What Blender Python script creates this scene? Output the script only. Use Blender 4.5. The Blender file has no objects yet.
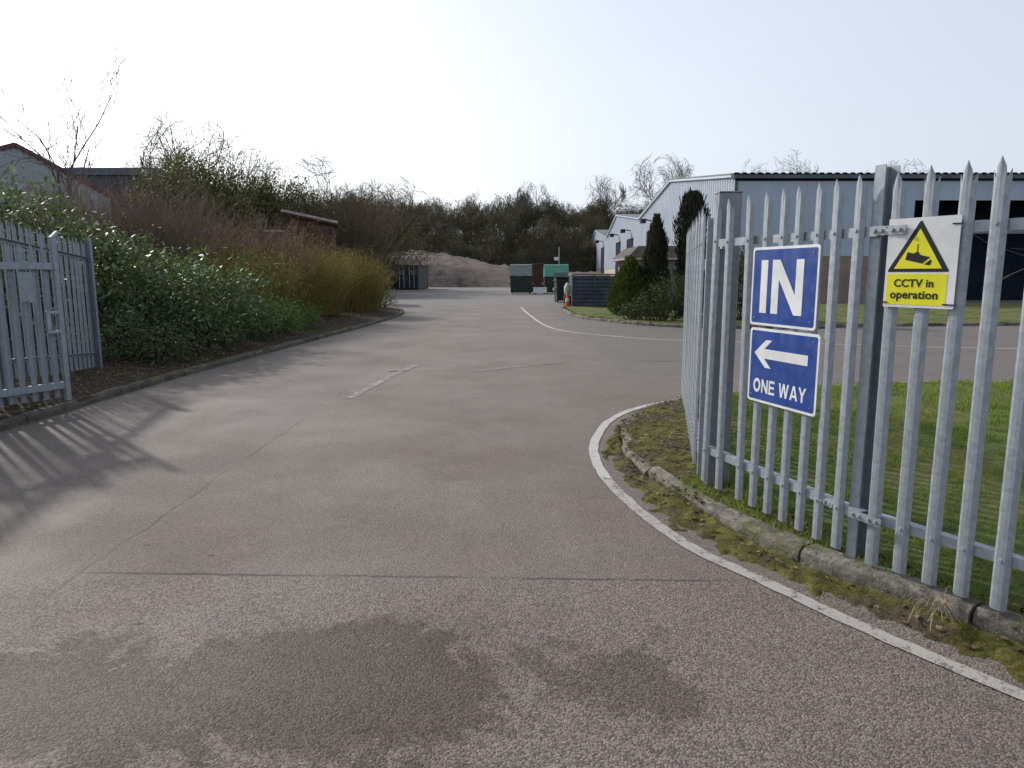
import bpy, bmesh, math, random
import numpy as np
from mathutils import Vector, Matrix, noise as mnoise

random.seed(7)
RNG = np.random.default_rng(7)
SC = bpy.context.scene
COL = SC.collection
R = math.radians
PI = math.pi

# ------------------------------------------------------------------ helpers
def tag(o, label=None, cat=None, group=None, kind=None):
    if label: o['label'] = label
    if cat: o['category'] = cat
    if group: o['group'] = group
    if kind: o['kind'] = kind
    return o

def empty(name, loc, label, cat, group=None, rz=0.0):
    o = bpy.data.objects.new(name, None)
    COL.objects.link(o)
    o.empty_display_size = 0.2
    o.location = loc
    o.rotation_euler = (0, 0, rz)
    tag(o, label, cat, group)
    return o

def link(name, me, parent=None, mat=None, loc=None, rz=0.0):
    o = bpy.data.objects.new(name, me)
    COL.objects.link(o)
    if mat is not None and not me.materials:
        me.materials.append(mat)
    if parent is not None:
        o.parent = parent
    if loc is not None:
        o.location = loc
    o.rotation_euler = (0, 0, rz)
    return o

def np_mesh(name, V, F):
    """V (n,3), F (m,k) all faces the same size"""
    me = bpy.data.meshes.new(name)
    V = np.asarray(V, dtype=np.float32); F = np.asarray(F, dtype=np.int32)
    m, k = F.shape
    me.vertices.add(len(V)); me.vertices.foreach_set('co', V.ravel())
    me.loops.add(m * k); me.loops.foreach_set('vertex_index', F.ravel())
    me.polygons.add(m)
    me.polygons.foreach_set('loop_start', np.arange(0, m * k, k, dtype=np.int32))
    me.polygons.foreach_set('loop_total', np.full(m, k, dtype=np.int32))
    me.update(calc_edges=True)
    return me

class MB:
    """collects shapes (in the coordinates of the thing that will own them)"""
    def __init__(s): s.v = []; s.f = []
    def add(s, vs, fs):
        n = len(s.v); s.v += [tuple(v) for v in vs]; s.f += [tuple(i + n for i in f) for f in fs]; return s
    def box(s, x0, x1, y0, y1, z0, z1):
        return s.add([(x0,y0,z0),(x1,y0,z0),(x1,y1,z0),(x0,y1,z0),(x0,y0,z1),(x1,y0,z1),(x1,y1,z1),(x0,y1,z1)],
                     [(0,3,2,1),(4,5,6,7),(0,1,5,4),(1,2,6,5),(2,3,7,6),(3,0,4,7)])
    def obox(s, c, ux, sx, sy, z0, z1):
        """box centred at c (x,y), its long side sx along unit ux, sy across"""
        ux = np.array(ux, float); ux /= np.linalg.norm(ux); uy = np.array([-ux[1], ux[0]])
        vs = []
        for z in (z0, z1):
            for a, b in ((-1,-1),(1,-1),(1,1),(-1,1)):
                p = np.array(c[:2]) + ux*a*sx/2 + uy*b*sy/2
                vs.append((p[0], p[1], z))
        return s.add(vs, [(0,3,2,1),(4,5,6,7),(0,1,5,4),(1,2,6,5),(2,3,7,6),(3,0,4,7)])
    def bar(s, a, b, w, h):
        """beam between 3D points a and b, w across (horizontal), h high"""
        a = Vector(a); b = Vector(b); d = (b-a).normalized()
        up = Vector((0,0,1)) if abs(d.z) < 0.95 else Vector((0,1,0))
        sx = d.cross(up).normalized(); su = sx.cross(d).normalized()
        vs = []
        for p in (a, b):
            for i, j in ((-1,-1),(1,-1),(1,1),(-1,1)):
                vs.append(p + sx*i*w/2 + su*j*h/2)
        return s.add(vs, [(0,1,2,3),(7,6,5,4),(0,4,5,1),(1,5,6,2),(2,6,7,3),(3,7,4,0)])
    def tube(s, a, b, r0, r1=None, n=8, caps=True):
        a = Vector(a); b = Vector(b); r1 = r0 if r1 is None else r1
        d = (b-a).normalized(); up = Vector((0,0,1)) if abs(d.z) < 0.9 else Vector((1,0,0))
        x = d.cross(up).normalized(); y = d.cross(x).normalized()
        vs = []
        for p, r in ((a, r0), (b, r1)):
            for i in range(n):
                t = 2*PI*i/n; vs.append(p + x*math.cos(t)*r + y*math.sin(t)*r)
        fs = [(i, (i+1) % n, n+(i+1) % n, n+i) for i in range(n)]
        if caps: fs += [tuple(range(n-1,-1,-1)), tuple(range(n, 2*n))]
        return s.add(vs, fs)
    def prism(s, pts, y0, y1):
        """polygon pts (x,z) extruded from y0 to y1"""
        n = len(pts)
        vs = [(x,y0,z) for x,z in pts] + [(x,y1,z) for x,z in pts]
        fs = [tuple(range(n)), tuple(range(2*n-1, n-1, -1))] + [(i, n+i, n+(i+1) % n, (i+1) % n) for i in range(n)]
        return s.add(vs, fs)
    def build(s, name, mat, parent=None, bevel=0.0, smooth=False, label=None):
        me = bpy.data.meshes.new(name)
        me.from_pydata(s.v, [], s.f)
        bm = bmesh.new(); bm.from_mesh(me)
        bmesh.ops.recalc_face_normals(bm, faces=bm.faces)
        if bevel:
            bmesh.ops.bevel(bm, geom=bm.edges[:], offset=bevel, segments=1, affect='EDGES', clamp_overlap=True)
        bm.to_mesh(me); bm.free()
        if smooth:
            me.polygons.foreach_set('use_smooth', [True]*len(me.polygons))
        me.update()
        o = link(name, me, parent, mat)
        if label: o['label'] = label
        return o

# ------------------------------------------------------------------ node helpers
class NT:
    def __init__(s, name):
        s.m = bpy.data.materials.new(name); s.m.use_nodes = True
        s.t = s.m.node_tree; s.t.nodes.clear()
        s.out = s.n('ShaderNodeOutputMaterial')
        s._co = None
    def n(s, typ, **kw):
        k = s.t.nodes.new(typ)
        for a, v in kw.items(): setattr(k, a, v)
        return k
    def set(s, node, key, val):
        i = node.inputs[key]
        if isinstance(val, bpy.types.NodeSocket): s.t.links.new(val, i)
        else:
            if hasattr(i.default_value, '__len__') and not hasattr(val, '__len__'): val = (val,)*len(i.default_value)
            if hasattr(i.default_value, '__len__') and len(i.default_value) == 4 and len(val) == 3: val = (*val, 1)
            i.default_value = val
    def co(s):
        if s._co is None: s._co = s.n('ShaderNodeTexCoord').outputs['Object']
        return s._co
    def xyz(s):
        k = s.n('ShaderNodeSeparateXYZ'); s.set(k, 0, s.co()); return k.outputs
    def noise(s, scale, detail=4, rough=.55, co=None, dist=0.0):
        k = s.n('ShaderNodeTexNoise'); s.set(k, 'Vector', co or s.co()); s.set(k, 'Scale', scale)
        s.set(k, 'Detail', detail); s.set(k, 'Roughness', rough); s.set(k, 'Distortion', dist); return k.outputs['Fac']
    def voro(s, scale, feature='F1', out='Distance', co=None):
        k = s.n('ShaderNodeTexVoronoi', feature=feature); s.set(k, 'Vector', co or s.co()); s.set(k, 'Scale', scale)
        return k.outputs[out]
    def math(s, op, a, b=0.0, c=0.0):
        k = s.n('ShaderNodeMath', operation=op); s.set(k, 0, a); s.set(k, 1, b)
        if op in ('MULTIPLY_ADD',): s.set(k, 2, c)
        return k.outputs[0]
    def ss(s, x, lo, hi, a=0.0, b=1.0):
        k = s.n('ShaderNodeMapRange', interpolation_type='SMOOTHSTEP')
        s.set(k, 0, x); s.set(k, 1, lo); s.set(k, 2, hi); s.set(k, 3, a); s.set(k, 4, b); return k.outputs[0]
    def mix(s, f, a, b, blend='MIX'):
        k = s.n('ShaderNodeMix', data_type='RGBA', blend_type=blend)
        s.set(k, 0, f); s.set(k, 6, a); s.set(k, 7, b); return k.outputs[2]
    def scaled(s, v):
        k = s.n('ShaderNodeMapping'); s.set(k, 0, s.co()); s.set(k, 3, v); return k.outputs[0]
    def bump(s, h, strength=.3, dist=.01, normal=None):
        k = s.n('ShaderNodeBump'); s.set(k, 'Height', h); s.set(k, 'Strength', strength); s.set(k, 'Distance', dist)
        if normal is not None: s.set(k, 'Normal', normal)
        return k.outputs[0]
    def island(s):
        return s.n('ShaderNodeNewGeometry').outputs['Random Per Island']
    def pbr(s, col, rough=.7, metal=0.0, spec=.5, normal=None):
        k = s.n('ShaderNodeBsdfPrincipled')
        s.set(k, 'Base Color', col); s.set(k, 'Roughness', rough); s.set(k, 'Metallic', metal); s.set(k, 'Specular IOR Level', spec)
        if normal is not None: s.set(k, 'Normal', normal)
        s.t.links.new(k.outputs[0], s.out.inputs[0]); return s.m
    def leaf(s, col, trans, rough=.5, f=.3, spec=.3):
        k = s.n('ShaderNodeBsdfPrincipled'); s.set(k, 'Base Color', col); s.set(k, 'Roughness', rough); s.set(k, 'Specular IOR Level', spec)
        t = s.n('ShaderNodeBsdfTranslucent'); s.set(t, 0, trans)
        m = s.n('ShaderNodeMixShader'); s.set(m, 0, f)
        s.t.links.new(k.outputs[0], m.inputs[1]); s.t.links.new(t.outputs[0], m.inputs[2])
        s.t.links.new(m.outputs[0], s.out.inputs[0]); return s.m

def simple(name, col, rough=.6, metal=0.0, spec=.5, var=.15, scale=3.0, bump=0.0):
    """paint or plastic with uneven wear"""
    t = NT(name)
    f = t.noise(scale, 6, .65)
    dark = tuple(c*(1-var*1.6) for c in col); lite = tuple(min(1, c*(1+var)) for c in col)
    c = t.mix(t.ss(f, .3, .72), dark, lite)
    nrm = t.bump(t.noise(scale*12, 3), bump, .01) if bump else None
    return t.pbr(c, t.ss(t.noise(scale*2.3, 4), .3, .7, max(.05, rough-.1), min(1, rough+.12)), metal, spec, nrm)

def leafmat(name, c1, c2, trans, rough=.5, f=.3, spec=.3):
    t = NT(name)
    r = t.island()
    c = t.mix(t.ss(r, 0, 1), c1, c2)
    return t.leaf(c, trans, rough, f, spec)

# ------------------------------------------------------------------ materials
def asphalt_mat():
    t = NT('asphalt')
    X, Y, Z = t.xyz()
    big = t.noise(.35, 5, .6); mid = t.noise(2.2, 5, .65); wob = t.noise(1.3, 3)
    chips = t.voro(120, 'F1', 'Color'); chipd = t.voro(120)
    sp = t.n('ShaderNodeSeparateColor'); t.set(sp, 0, chips); cr = sp.outputs[0]
    fine = t.noise(260, 2, .6)
    base = t.mix(t.ss(big, .3, .7), (.145, .115, .100), (.176, .142, .124))
    base = t.mix(t.ss(mid, .35, .75, 0, .55), base, (.110, .088, .079))
    # left lane: older greyer surfacing, edge wanders about the seam
    seamx = t.math('ADD', X, t.math('MULTIPLY', t.math('SUBTRACT', wob, .5), .18))
    lane = t.ss(seamx, -2.55, -2.33, 1, 0)
    lane = t.math('MULTIPLY', lane, t.ss(Y, 3.9, 5.2))
    base = t.mix(t.math('MULTIPLY', lane, .5), base, t.mix(t.ss(t.noise(.55, 5, .6), .35, .65), (.088, .082, .079), (.134, .117, .108)))
    # right turning: greyer resurfaced patch
    yw = t.math('ADD', Y, t.math('MULTIPLY', big, 2.5))
    turn = t.math('MULTIPLY', t.ss(t.math('ADD', X, t.math('MULTIPLY', mid, .6)), 1.5, 2.6), t.ss(yw, 11.5, 13.2))
    base = t.mix(t.math('MULTIPLY', turn, .65), base, (.115, .104, .099))
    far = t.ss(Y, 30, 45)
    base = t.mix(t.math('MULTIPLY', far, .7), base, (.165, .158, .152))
    # near strip before the joint: worn with open, darker stone
    near = t.ss(Y, 3.62, 3.66, 1, 0)
    patch = t.math('ADD', t.noise(1.15, 9, .72, dist=.5), t.math('MULTIPLY', t.math('SUBTRACT', t.noise(11, 6, .75), .5), .22))
    px = t.math('ADD', X, 1.05); px = t.math('MULTIPLY', px, .60); py = t.math('SUBTRACT', Y, 2.62); py = t.math('MULTIPLY', py, 1.55)
    rad = t.math('SQRT', t.math('ADD', t.math('MULTIPLY', px, px), t.math('MULTIPLY', py, py)))
    blob = t.ss(t.math('ADD', rad, t.math('MULTIPLY', t.math('SUBTRACT', patch, .5), 2.8)), .66, .88, 1, 0)
    qx = t.math('MULTIPLY', t.math('SUBTRACT', X, .42), 1.5); qy = t.math('MULTIPLY', t.math('SUBTRACT', Y, 2.62), 1.5)
    rad2 = t.math('SQRT', t.math('ADD', t.math('MULTIPLY', qx, qx), t.math('MULTIPLY', qy, qy)))
    blob = t.math('MAXIMUM', blob, t.ss(t.math('ADD', rad2, t.math('MULTIPLY', t.math('SUBTRACT', t.noise(2.4, 9, .75), .5), 3.2)), .25, .50, .8, 0))
    blob2 = t.ss(t.noise(2.0, 8, .72, dist=.6), .60, .67)
    blob = t.math('MAXIMUM', blob, t.math('MULTIPLY', blob2, .85))
    worn = t.math('MULTIPLY', blob, near)
    base = t.mix(t.math('MULTIPLY', worn, .86), base, (.066, .047, .035))
    # oil spots and dark flecks
    spots = t.math('MULTIPLY', t.ss(t.math('ADD', t.voro(1.9), t.math('MULTIPLY', t.noise(14, 4, .7), .10)), .075, .10, 1, 0), t.ss(t.noise(.8, 3), .5, .62))
    base = t.mix(t.math('MULTIPLY', spots, .7), base, (.04, .034, .031))
    # worn wheel tracks along the lane
    trk = t.math('ABSOLUTE', t.math('SUBTRACT', t.math('ABSOLUTE', t.math('ADD', seamx, .55)), .80))
    base = t.mix(t.math('MULTIPLY', t.math('MULTIPLY', t.ss(trk, .1, .42, 1, 0), t.ss(t.noise(.7, 5), .3, .7)), .22), base, (.20, .172, .158))
    # stone chips
    chipamp = t.math('ADD', .5, t.math('MULTIPLY', near, .35))
    chip_tone = t.ss(cr, .1, .95, .5, 1.6)  # random tone for each stone
    base = t.mix(chipamp, base, t.mix(1.0, base, chip_tone, 'MULTIPLY'))
    base = t.mix(t.ss(fine, .38, .5, .45, 0), base, (.05, .047, .046))
    # seams
    d1 = t.math('ABSOLUTE', t.math('ADD', seamx, 2.4))
    s1 = t.math('MULTIPLY', t.ss(t.math('ADD', d1, t.math('MULTIPLY', t.noise(9, 5, .75), .05)), .018, .05, .75, 0), t.ss(t.noise(.9, 4), .40, .58, .1, 1))
    s1 = t.math('MULTIPLY', s1, t.ss(Y, 14, 19, 1, 0))
    yj = t.math('ADD', Y, t.math('ADD', t.math('MULTIPLY', t.noise(7, 7, .8), .075), t.math('MULTIPLY', X, .03)))
    d2 = t.math('ABSOLUTE', t.math('SUBTRACT', yj, 3.665))
    s2 = t.math('MULTIPLY', t.ss(d2, .002, .017, 1, 0), t.ss(t.noise(2.3, 4), .34, .52, .3, 1))
    s2 = t.math('MULTIPLY', s2, t.math('MULTIPLY', t.ss(X, -2.6, -2.4), t.ss(X, .9, 1.35, 1, 0)))
    seam = t.math('MAXIMUM', s1, s2)
    base = t.mix(t.math('MULTIPLY', seam, .72), base, (.03, .027, .026))
    # moss specks near the right edge
    ms = t.math('MULTIPLY', t.ss(t.noise(3.1, 5, .7), .60, .68), t.math('MULTIPLY', t.ss(X, .7, 1.5), t.ss(Y, 3.6, 3.2)))
    base = t.mix(t.math('MULTIPLY', ms, .55), base, (.06, .062, .02))
    h = t.math('ADD', t.math('MULTIPLY', t.math('SUBTRACT', 1, chipd), 1.0), t.math('MULTIPLY', fine, .5))
    h = t.math('SUBTRACT', h, t.math('MULTIPLY', seam, 1.5))
    st = t.ss(Y, 2, 14, .75, .22)
    k = t.n('ShaderNodeBump'); t.set(k, 'Height', h); t.set(k, 'Strength', st); t.set(k, 'Distance', .006)
    rough = t.ss(t.noise(.6, 4), .35, .65, .62, .82)
    rough = t.math('ADD', rough, .06)
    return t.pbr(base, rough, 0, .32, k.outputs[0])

def paint_mat(name, col, wear):
    t = NT(name)
    w = t.math('ADD', t.math('MULTIPLY', t.noise(9, 6, .7), .6), t.math('MULTIPLY', t.noise(70, 3, .6), .4))
    f = t.ss(w, wear, wear+.10)
    c = t.mix(f, (.135, .115, .106), t.mix(t.noise(3, 4), tuple(x*.82 for x in col), col))
    return t.pbr(c, .75, 0, .3, t.bump(t.voro(90), .3, .004))

def galv_mat(name='galvanised_steel', tint=(.30, .335, .37), dirt=.5):
    t = NT(name)
    sp = t.voro(38, 'F1', 'Color'); k = t.n('ShaderNodeSeparateColor'); t.set(k, 0, sp)
    c = t.mix(t.ss(k.outputs[0], 0, 1), tuple(x*.90 for x in tint), tuple(min(1, x*1.08) for x in tint))
    streak = t.noise(3, 5, .7, co=t.scaled((9, 9, .9)))
    c = t.mix(t.ss(streak, .5, .72, 0, dirt), c, (.21, .21, .195))
    c = t.mix(t.ss(t.noise(14, 5, .7), .62, .8, 0, .25), c, (.42, .44, .46))
    return t.pbr(c, t.ss(t.noise(20, 3), .3, .7, .42, .62), .35, .5, t.bump(t.noise(60, 3), .08, .004))

def soil_mat(name, a, b, moss, amt=.5, sc=5.0):
    t = NT(name)
    c = t.mix(t.ss(t.noise(sc*3, 6, .7), .3, .7), a, b)
    c = t.mix(t.ss(t.noise(sc*.35, 6, .65), .62-amt*.3, .72-amt*.3), c, t.mix(t.ss(t.noise(sc*1.7, 6, .7), .38, .66), tuple(x*.55 for x in moss), tuple(x*1.35 for x in moss)))
    c = t.mix(t.ss(t.voro(sc*9), .0, .5, .5, 0), c, tuple(x*.5 for x in a))
    return t.pbr(c, .95, 0, .15, t.bump(t.noise(sc*12, 5, .7), .8, .03))

def brick_mat():
    t = NT('brick')
    k = t.n('ShaderNodeTexBrick')
    X, Y, Z = t.xyz()
    cb = t.n('ShaderNodeCombineXYZ'); t.set(cb, 0, t.math('ADD', X, Y)); t.set(cb, 1, Z)
    t.set(k, 'Vector', cb.outputs[0]); t.set(k, 'Scale', 4.4)
    t.set(k, 'Color1', (.20, .145, .115)); t.set(k, 'Color2', (.27, .21, .17)); t.set(k, 'Mortar', (.30, .28, .26)); t.set(k, 'Mortar Size', .012)
    c = t.mix(t.ss(t.noise(1.2, 5), .35, .7, 0, .5), k.outputs[0], (.14, .12, .10))
    return t.pbr(c, .9, 0, .2)

def bark_mat(name, a, b):
    t = NT(name)
    c = t.mix(t.ss(t.noise(6, 5, .7, co=t.scaled((3, 3, .6))), .3, .7), a, b)
    return t.pbr(c, .9, 0, .2)

def clad_mat(name, col, var=.08):
    t = NT(name)
    c = t.mix(t.ss(t.noise(.35, 5, .6), .3, .7), tuple(x*(1-var) for x in col), tuple(x*(1+var) for x in col))
    st = t.noise(2.2, 5, .7, co=t.scaled((2.5, 2.5, .12)))
    c = t.mix(t.ss(st, .52, .75, 0, .3), c, tuple(x*.6 for x in col))
    return t.pbr(c, .5, 0, .4)

def kerb_mat(k=1.0):
    t = NT('kerb_concrete')
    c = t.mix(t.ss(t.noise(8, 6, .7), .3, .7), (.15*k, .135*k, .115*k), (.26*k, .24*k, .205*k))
    c = t.mix(t.ss(t.voro(60, 'F1', 'Distance'), .1, .5, .5, 0), c, (.13, .12, .11))
    c = t.mix(t.ss(t.noise(2.6, 6, .72), .50, .62, 0, .8), c, (.105, .105, .042))
    c = t.mix(t.ss(t.noise(1.5, 6, .72, dist=.5), .47, .60, 0, .8), c, (.06, .053, .047))
    return t.pbr(c, .92, 0, .2, t.bump(t.math('ADD', t.noise(26, 5, .75), t.math('MULTIPLY', t.noise(7, 3), 2)), .9, .02))

M = {}
M['asphalt'] = asphalt_mat()
M['paint_line'] = paint_mat('white_line_paint', (.36, .335, .31), .40)
M['paint_fresh'] = paint_mat('bright_line_paint', (.44, .42, .395), .37)
M['paint_worn'] = paint_mat('worn_line_paint', (.40, .38, .36), .50)
M['paint_faint'] = paint_mat('faint_line_paint', (.27, .25, .235), .55)
M['galv'] = galv_mat()
M['galv_dull'] = galv_mat('weathered_steel', (.25, .285, .325), .6)
M['galv_dark'] = galv_mat('dark_steel', (.20, .215, .235), .5)
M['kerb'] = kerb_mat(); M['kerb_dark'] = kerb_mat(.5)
M['verge'] = soil_mat('mossy_soil', (.05, .04, .028), (.115, .092, .06), (.115, .112, .03), .7, 5)
M['verge_left'] = soil_mat('leafy_soil', (.030, .022, .016), (.075, .055, .04), (.04, .05, .018), .25, 4)
M['lawn'] = soil_mat('lawn_soil', (.095, .105, .035), (.14, .145, .055), (.085, .115, .03), .5, 2)
M['moss'] = leafmat('moss', (.085, .092, .018), (.22, .205, .045), (.17, .17, .03), .9, .2, .1)
M['grass'] = leafmat('grass_blades', (.095, .142, .026), (.19, .225, .058), (.25, .33, .05), .6, .35, .2)
M['ground'] = soil_mat('rough_ground', (.05, .05, .03), (.09, .08, .05), (.06, .075, .025), .5, .4)
M['hill'] = soil_mat('scrub_hillside', (.035, .030, .020), (.06, .05, .034), (.035, .04, .018), .4, .3)
M['gravel'] = soil_mat('gravel_heap', (.110, .084, .076), (.175, .140, .128), (.125, .105, .09), .4, .6)
M['litter'] = leafmat('dead_leaves', (.07, .045, .025), (.23, .165, .10), (.1, .06, .03), .8, .15, .2)
M['sign_white'] = simple('sign_white', (.68, .69, .70), .4, 0, .4, .09, 5)
M['sign_blue'] = simple('sign_blue', (.018, .056, .245), .38, 0, .4, .10, 6)
M['sign_yellow'] = simple('sign_yellow', (.74, .70, .018), .42, 0, .4, .05, 5)
M['black'] = simple('black_print', (.012, .012, .014), .5, 0, .3, .1, 8)
M['clad_white'] = clad_mat('pale_cladding', (.44, .49, .57))
M['clad_blue'] = clad_mat('blue_grey_cladding', (.35, .41, .50))
M['clad_left'] = clad_mat('grey_white_cladding', (.30, .315, .34))
M['clad_dark'] = clad_mat('dark_grey_cladding', (.05, .052, .06), .2)
M['roof_grey'] = simple('grey_roof_sheet', (.12, .13, .15), .6, 0, .4, .2, .6)
M['fascia'] = simple('dark_fascia', (.085, .10, .125), .5, 0, .4, .2, 1)
M['red_trim'] = simple('dark_red_trim', (.10, .03, .035), .5, 0, .4, .15, 1)
M['door_navy'] = simple('navy_shutter', (.012, .017, .030), .9, 0, .1, .2, 1)
M['beam'] = simple('grey_beam', (.16, .18, .21), .6, 0, .4, .2, 1)
M['cream'] = simple('cream_block', (.42, .39, .30), .9, 0, .2, .12, 1, .2)
M['brick'] = brick_mat()
M['felt'] = simple('brown_roof_felt', (.10, .08, .07), .9, 0, .2, .2, 1.5, .2)
M['render_grey'] = simple('grey_render', (.20, .185, .18), .9, 0, .2, .15, 1.2, .2)
M['bin_green'] = simple('dark_green_steel', (.006, .022, .014), .45, 0, .5, .3, 3)
M['lid_mint'] = simple('mint_green_lid', (.13, .34, .26), .5, 0, .4, .12, 3)
M['lid_grey'] = simple('grey_lid', (.25, .27, .28), .45, 0, .4, .2, 3)
M['rust'] = simple('rusty_brown', (.095, .045, .034), .85, 0, .2, .35, 3)
M['rust_pink'] = simple('weathered_red_timber', (.115, .07, .064), .9, 0, .2, .3, 3)
M['pale_trim'] = simple('pale_weathered_trim', (.36, .33, .30), .8, 0, .2, .2, 4)
M['slat'] = simple('slate_blue_board', (.055, .062, .088), .7, 0, .3, .25, 2)
M['slat_top'] = simple('weathered_board_top', (.19, .165, .155), .9, 0, .2, .2, 2)
M['cont_blue'] = simple('dark_blue_container', (.024, .034, .058), .5, 0, .4, .2, 1.5)
M['cont_green'] = simple('dull_green_container', (.07, .10, .085), .6, 0, .4, .2, 1.5)
M['cont_grey'] = simple('dark_grey_container', (.05, .05, .055), .7, 0, .3, .25, 1.5)
M['white_paint'] = simple('white_paint', (.62, .62, .64), .5, 0, .4, .1, 4)
M['orange'] = simple('orange_plastic', (.60, .13, .04), .5, 0, .4, .15, 6)
M['sack'] = simple('pale_green_sack', (.42, .52, .38), .7, 0, .3, .15, 8)
M['rubber'] = simple('black_rubber', (.02, .02, .02), .8, 0, .3, .2, 8)
M['bark_grey'] = bark_mat('grey_bark', (.050, .043, .036), (.10, .09, .078))
M['bark_dark'] = bark_mat('dark_bark', (.028, .024, .019), (.06, .052, .042))
M['bark_birch'] = bark_mat('birch_bark', (.08, .07, .065), (.16, .14, .13))
M['twig_grey'] = leafmat('grey_twigs', (.085, .076, .064), (.15, .135, .112), (.1, .09, .07), .9, .1, .1)
M['twig_birch'] = leafmat('birch_twigs', (.10, .085, .08), (.16, .14, .13), (.1, .08, .07), .9, .1, .1)
M['twig_brown'] = leafmat('brown_twigs', (.115, .092, .062), (.22, .175, .118), (.17, .13, .08), .9, .25, .1)
M['stem_red'] = leafmat('red_stems', (.185, .135, .108), (.36, .27, .215), (.28, .2, .15), .8, .25, .2)
M['stem_yellow'] = leafmat('yellow_stems', (.16, .13, .042), (.36, .29, .10), (.2, .16, .03), .8, .2, .2)
M['leaf_laurel'] = leafmat('laurel_leaves', (.026, .046, .017), (.076, .108, .042), (.11, .17, .04), .52, .28, .35)
M['leaf_pale'] = leafmat('pale_leaves', (.09, .13, .06), (.32, .36, .25), (.2, .28, .12), .42, .25, .4)
M['leaf_bramble'] = leafmat('bramble_leaves', (.035, .075, .018), (.09, .15, .035), (.15, .25, .03), .5, .3, .3)
M['leaf_yellow'] = leafmat('yellow_leaves', (.15, .135, .03), (.30, .25, .06), (.22, .2, .03), .7, .3, .2)
M['leaf_ivy'] = leafmat('ivy_leaves', (.048, .056, .018), (.12, .124, .042), (.14, .15, .04), .55, .25, .2)
M['leaf_cypress'] = leafmat('cypress_sprays', (.018, .022, .012), (.046, .052, .024), (.035, .045, .015), .7, .15, .15)
M['leaf_golden'] = leafmat('golden_conifer_sprays', (.024, .042, .007), (.075, .105, .016), (.10, .14, .02), .65, .2, .2)
M['leaf_dark'] = leafmat('dark_shrub_leaves', (.016, .028, .009), (.045, .066, .020), (.06, .09, .02), .6, .25, .15)
M['wood_brown'] = leafmat('woodland_twigs', (.095, .086, .064), (.19, .172, .126), (.14, .125, .08), .9, .25, .1)
M['wood_olive'] = leafmat('woodland_scrub', (.055, .054, .036), (.128, .118, .078), (.11, .1, .05), .9, .3, .1)

# ------------------------------------------------------------------ geometry generators (foliage)
def tubes_np(segs, sides=3):
    """segs: array (n,8): p0 p1 r0 r1"""
    S = np.asarray(segs, dtype=np.float64)
    p0, p1, r0, r1 = S[:, 0:3], S[:, 3:6], S[:, 6], S[:, 7]
    d = p1-p0; L = np.linalg.norm(d, axis=1, keepdims=True); d = d/np.maximum(L, 1e-6)
    up = np.where(np.abs(d[:, 2:3]) < .9, np.array([[0, 0, 1.]]), np.array([[1., 0, 0]]))
    x = np.cross(d, up); x /= np.linalg.norm(x, axis=1, keepdims=True); y = np.cross(d, x)
    n = len(S); V = np.zeros((n, 2*sides, 3))
    for i in range(sides):
        t = 2*PI*i/sides
        o = x*math.cos(t)+y*math.sin(t)
        V[:, i] = p0+o*r0[:, None]; V[:, sides+i] = p1+o*r1[:, None]
    base = (np.arange(n)*2*sides)[:, None]
    F = np.concatenate([base+np.array([[i, (i+1) % sides, sides+(i+1) % sides, sides+i]]) for i in range(sides)], 0)
    return V.reshape(-1, 3), F

def cards_np(C, D, Nrm, length, width):
    """rhombic leaves: centre C, long axis D, face normal ~Nrm"""
    D = D/np.linalg.norm(D, axis=1, keepdims=True)
    W = np.cross(D, Nrm); W /= np.maximum(np.linalg.norm(W, axis=1, keepdims=True), 1e-6)
    Nn = np.cross(W, D)
    l = np.asarray(length).reshape(-1, 1); w = np.asarray(width).reshape(-1, 1)
    n = len(C); V = np.zeros((n, 4, 3))
    V[:, 0] = C-D*l*.5; V[:, 1] = C+W*w*.5-D*l*.05+Nn*w*.12; V[:, 2] = C+D*l*.5; V[:, 3] = C-W*w*.5-D*l*.05+Nn*w*.12
    F = (np.arange(n)*4)[:, None]+np.array([[0, 1, 2, 3]])
    return V.reshape(-1, 3), F

def cat_np(parts):
    V = []; F = []; n = 0
    for v, f in parts:
        V.append(v); F.append(f+n); n += len(v)
    return np.concatenate(V), np.concatenate(F)

def rand_dirs(n, rng):
    d = rng.normal(size=(n, 3)); return d/np.linalg.norm(d, axis=1, keepdims=True)

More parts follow.
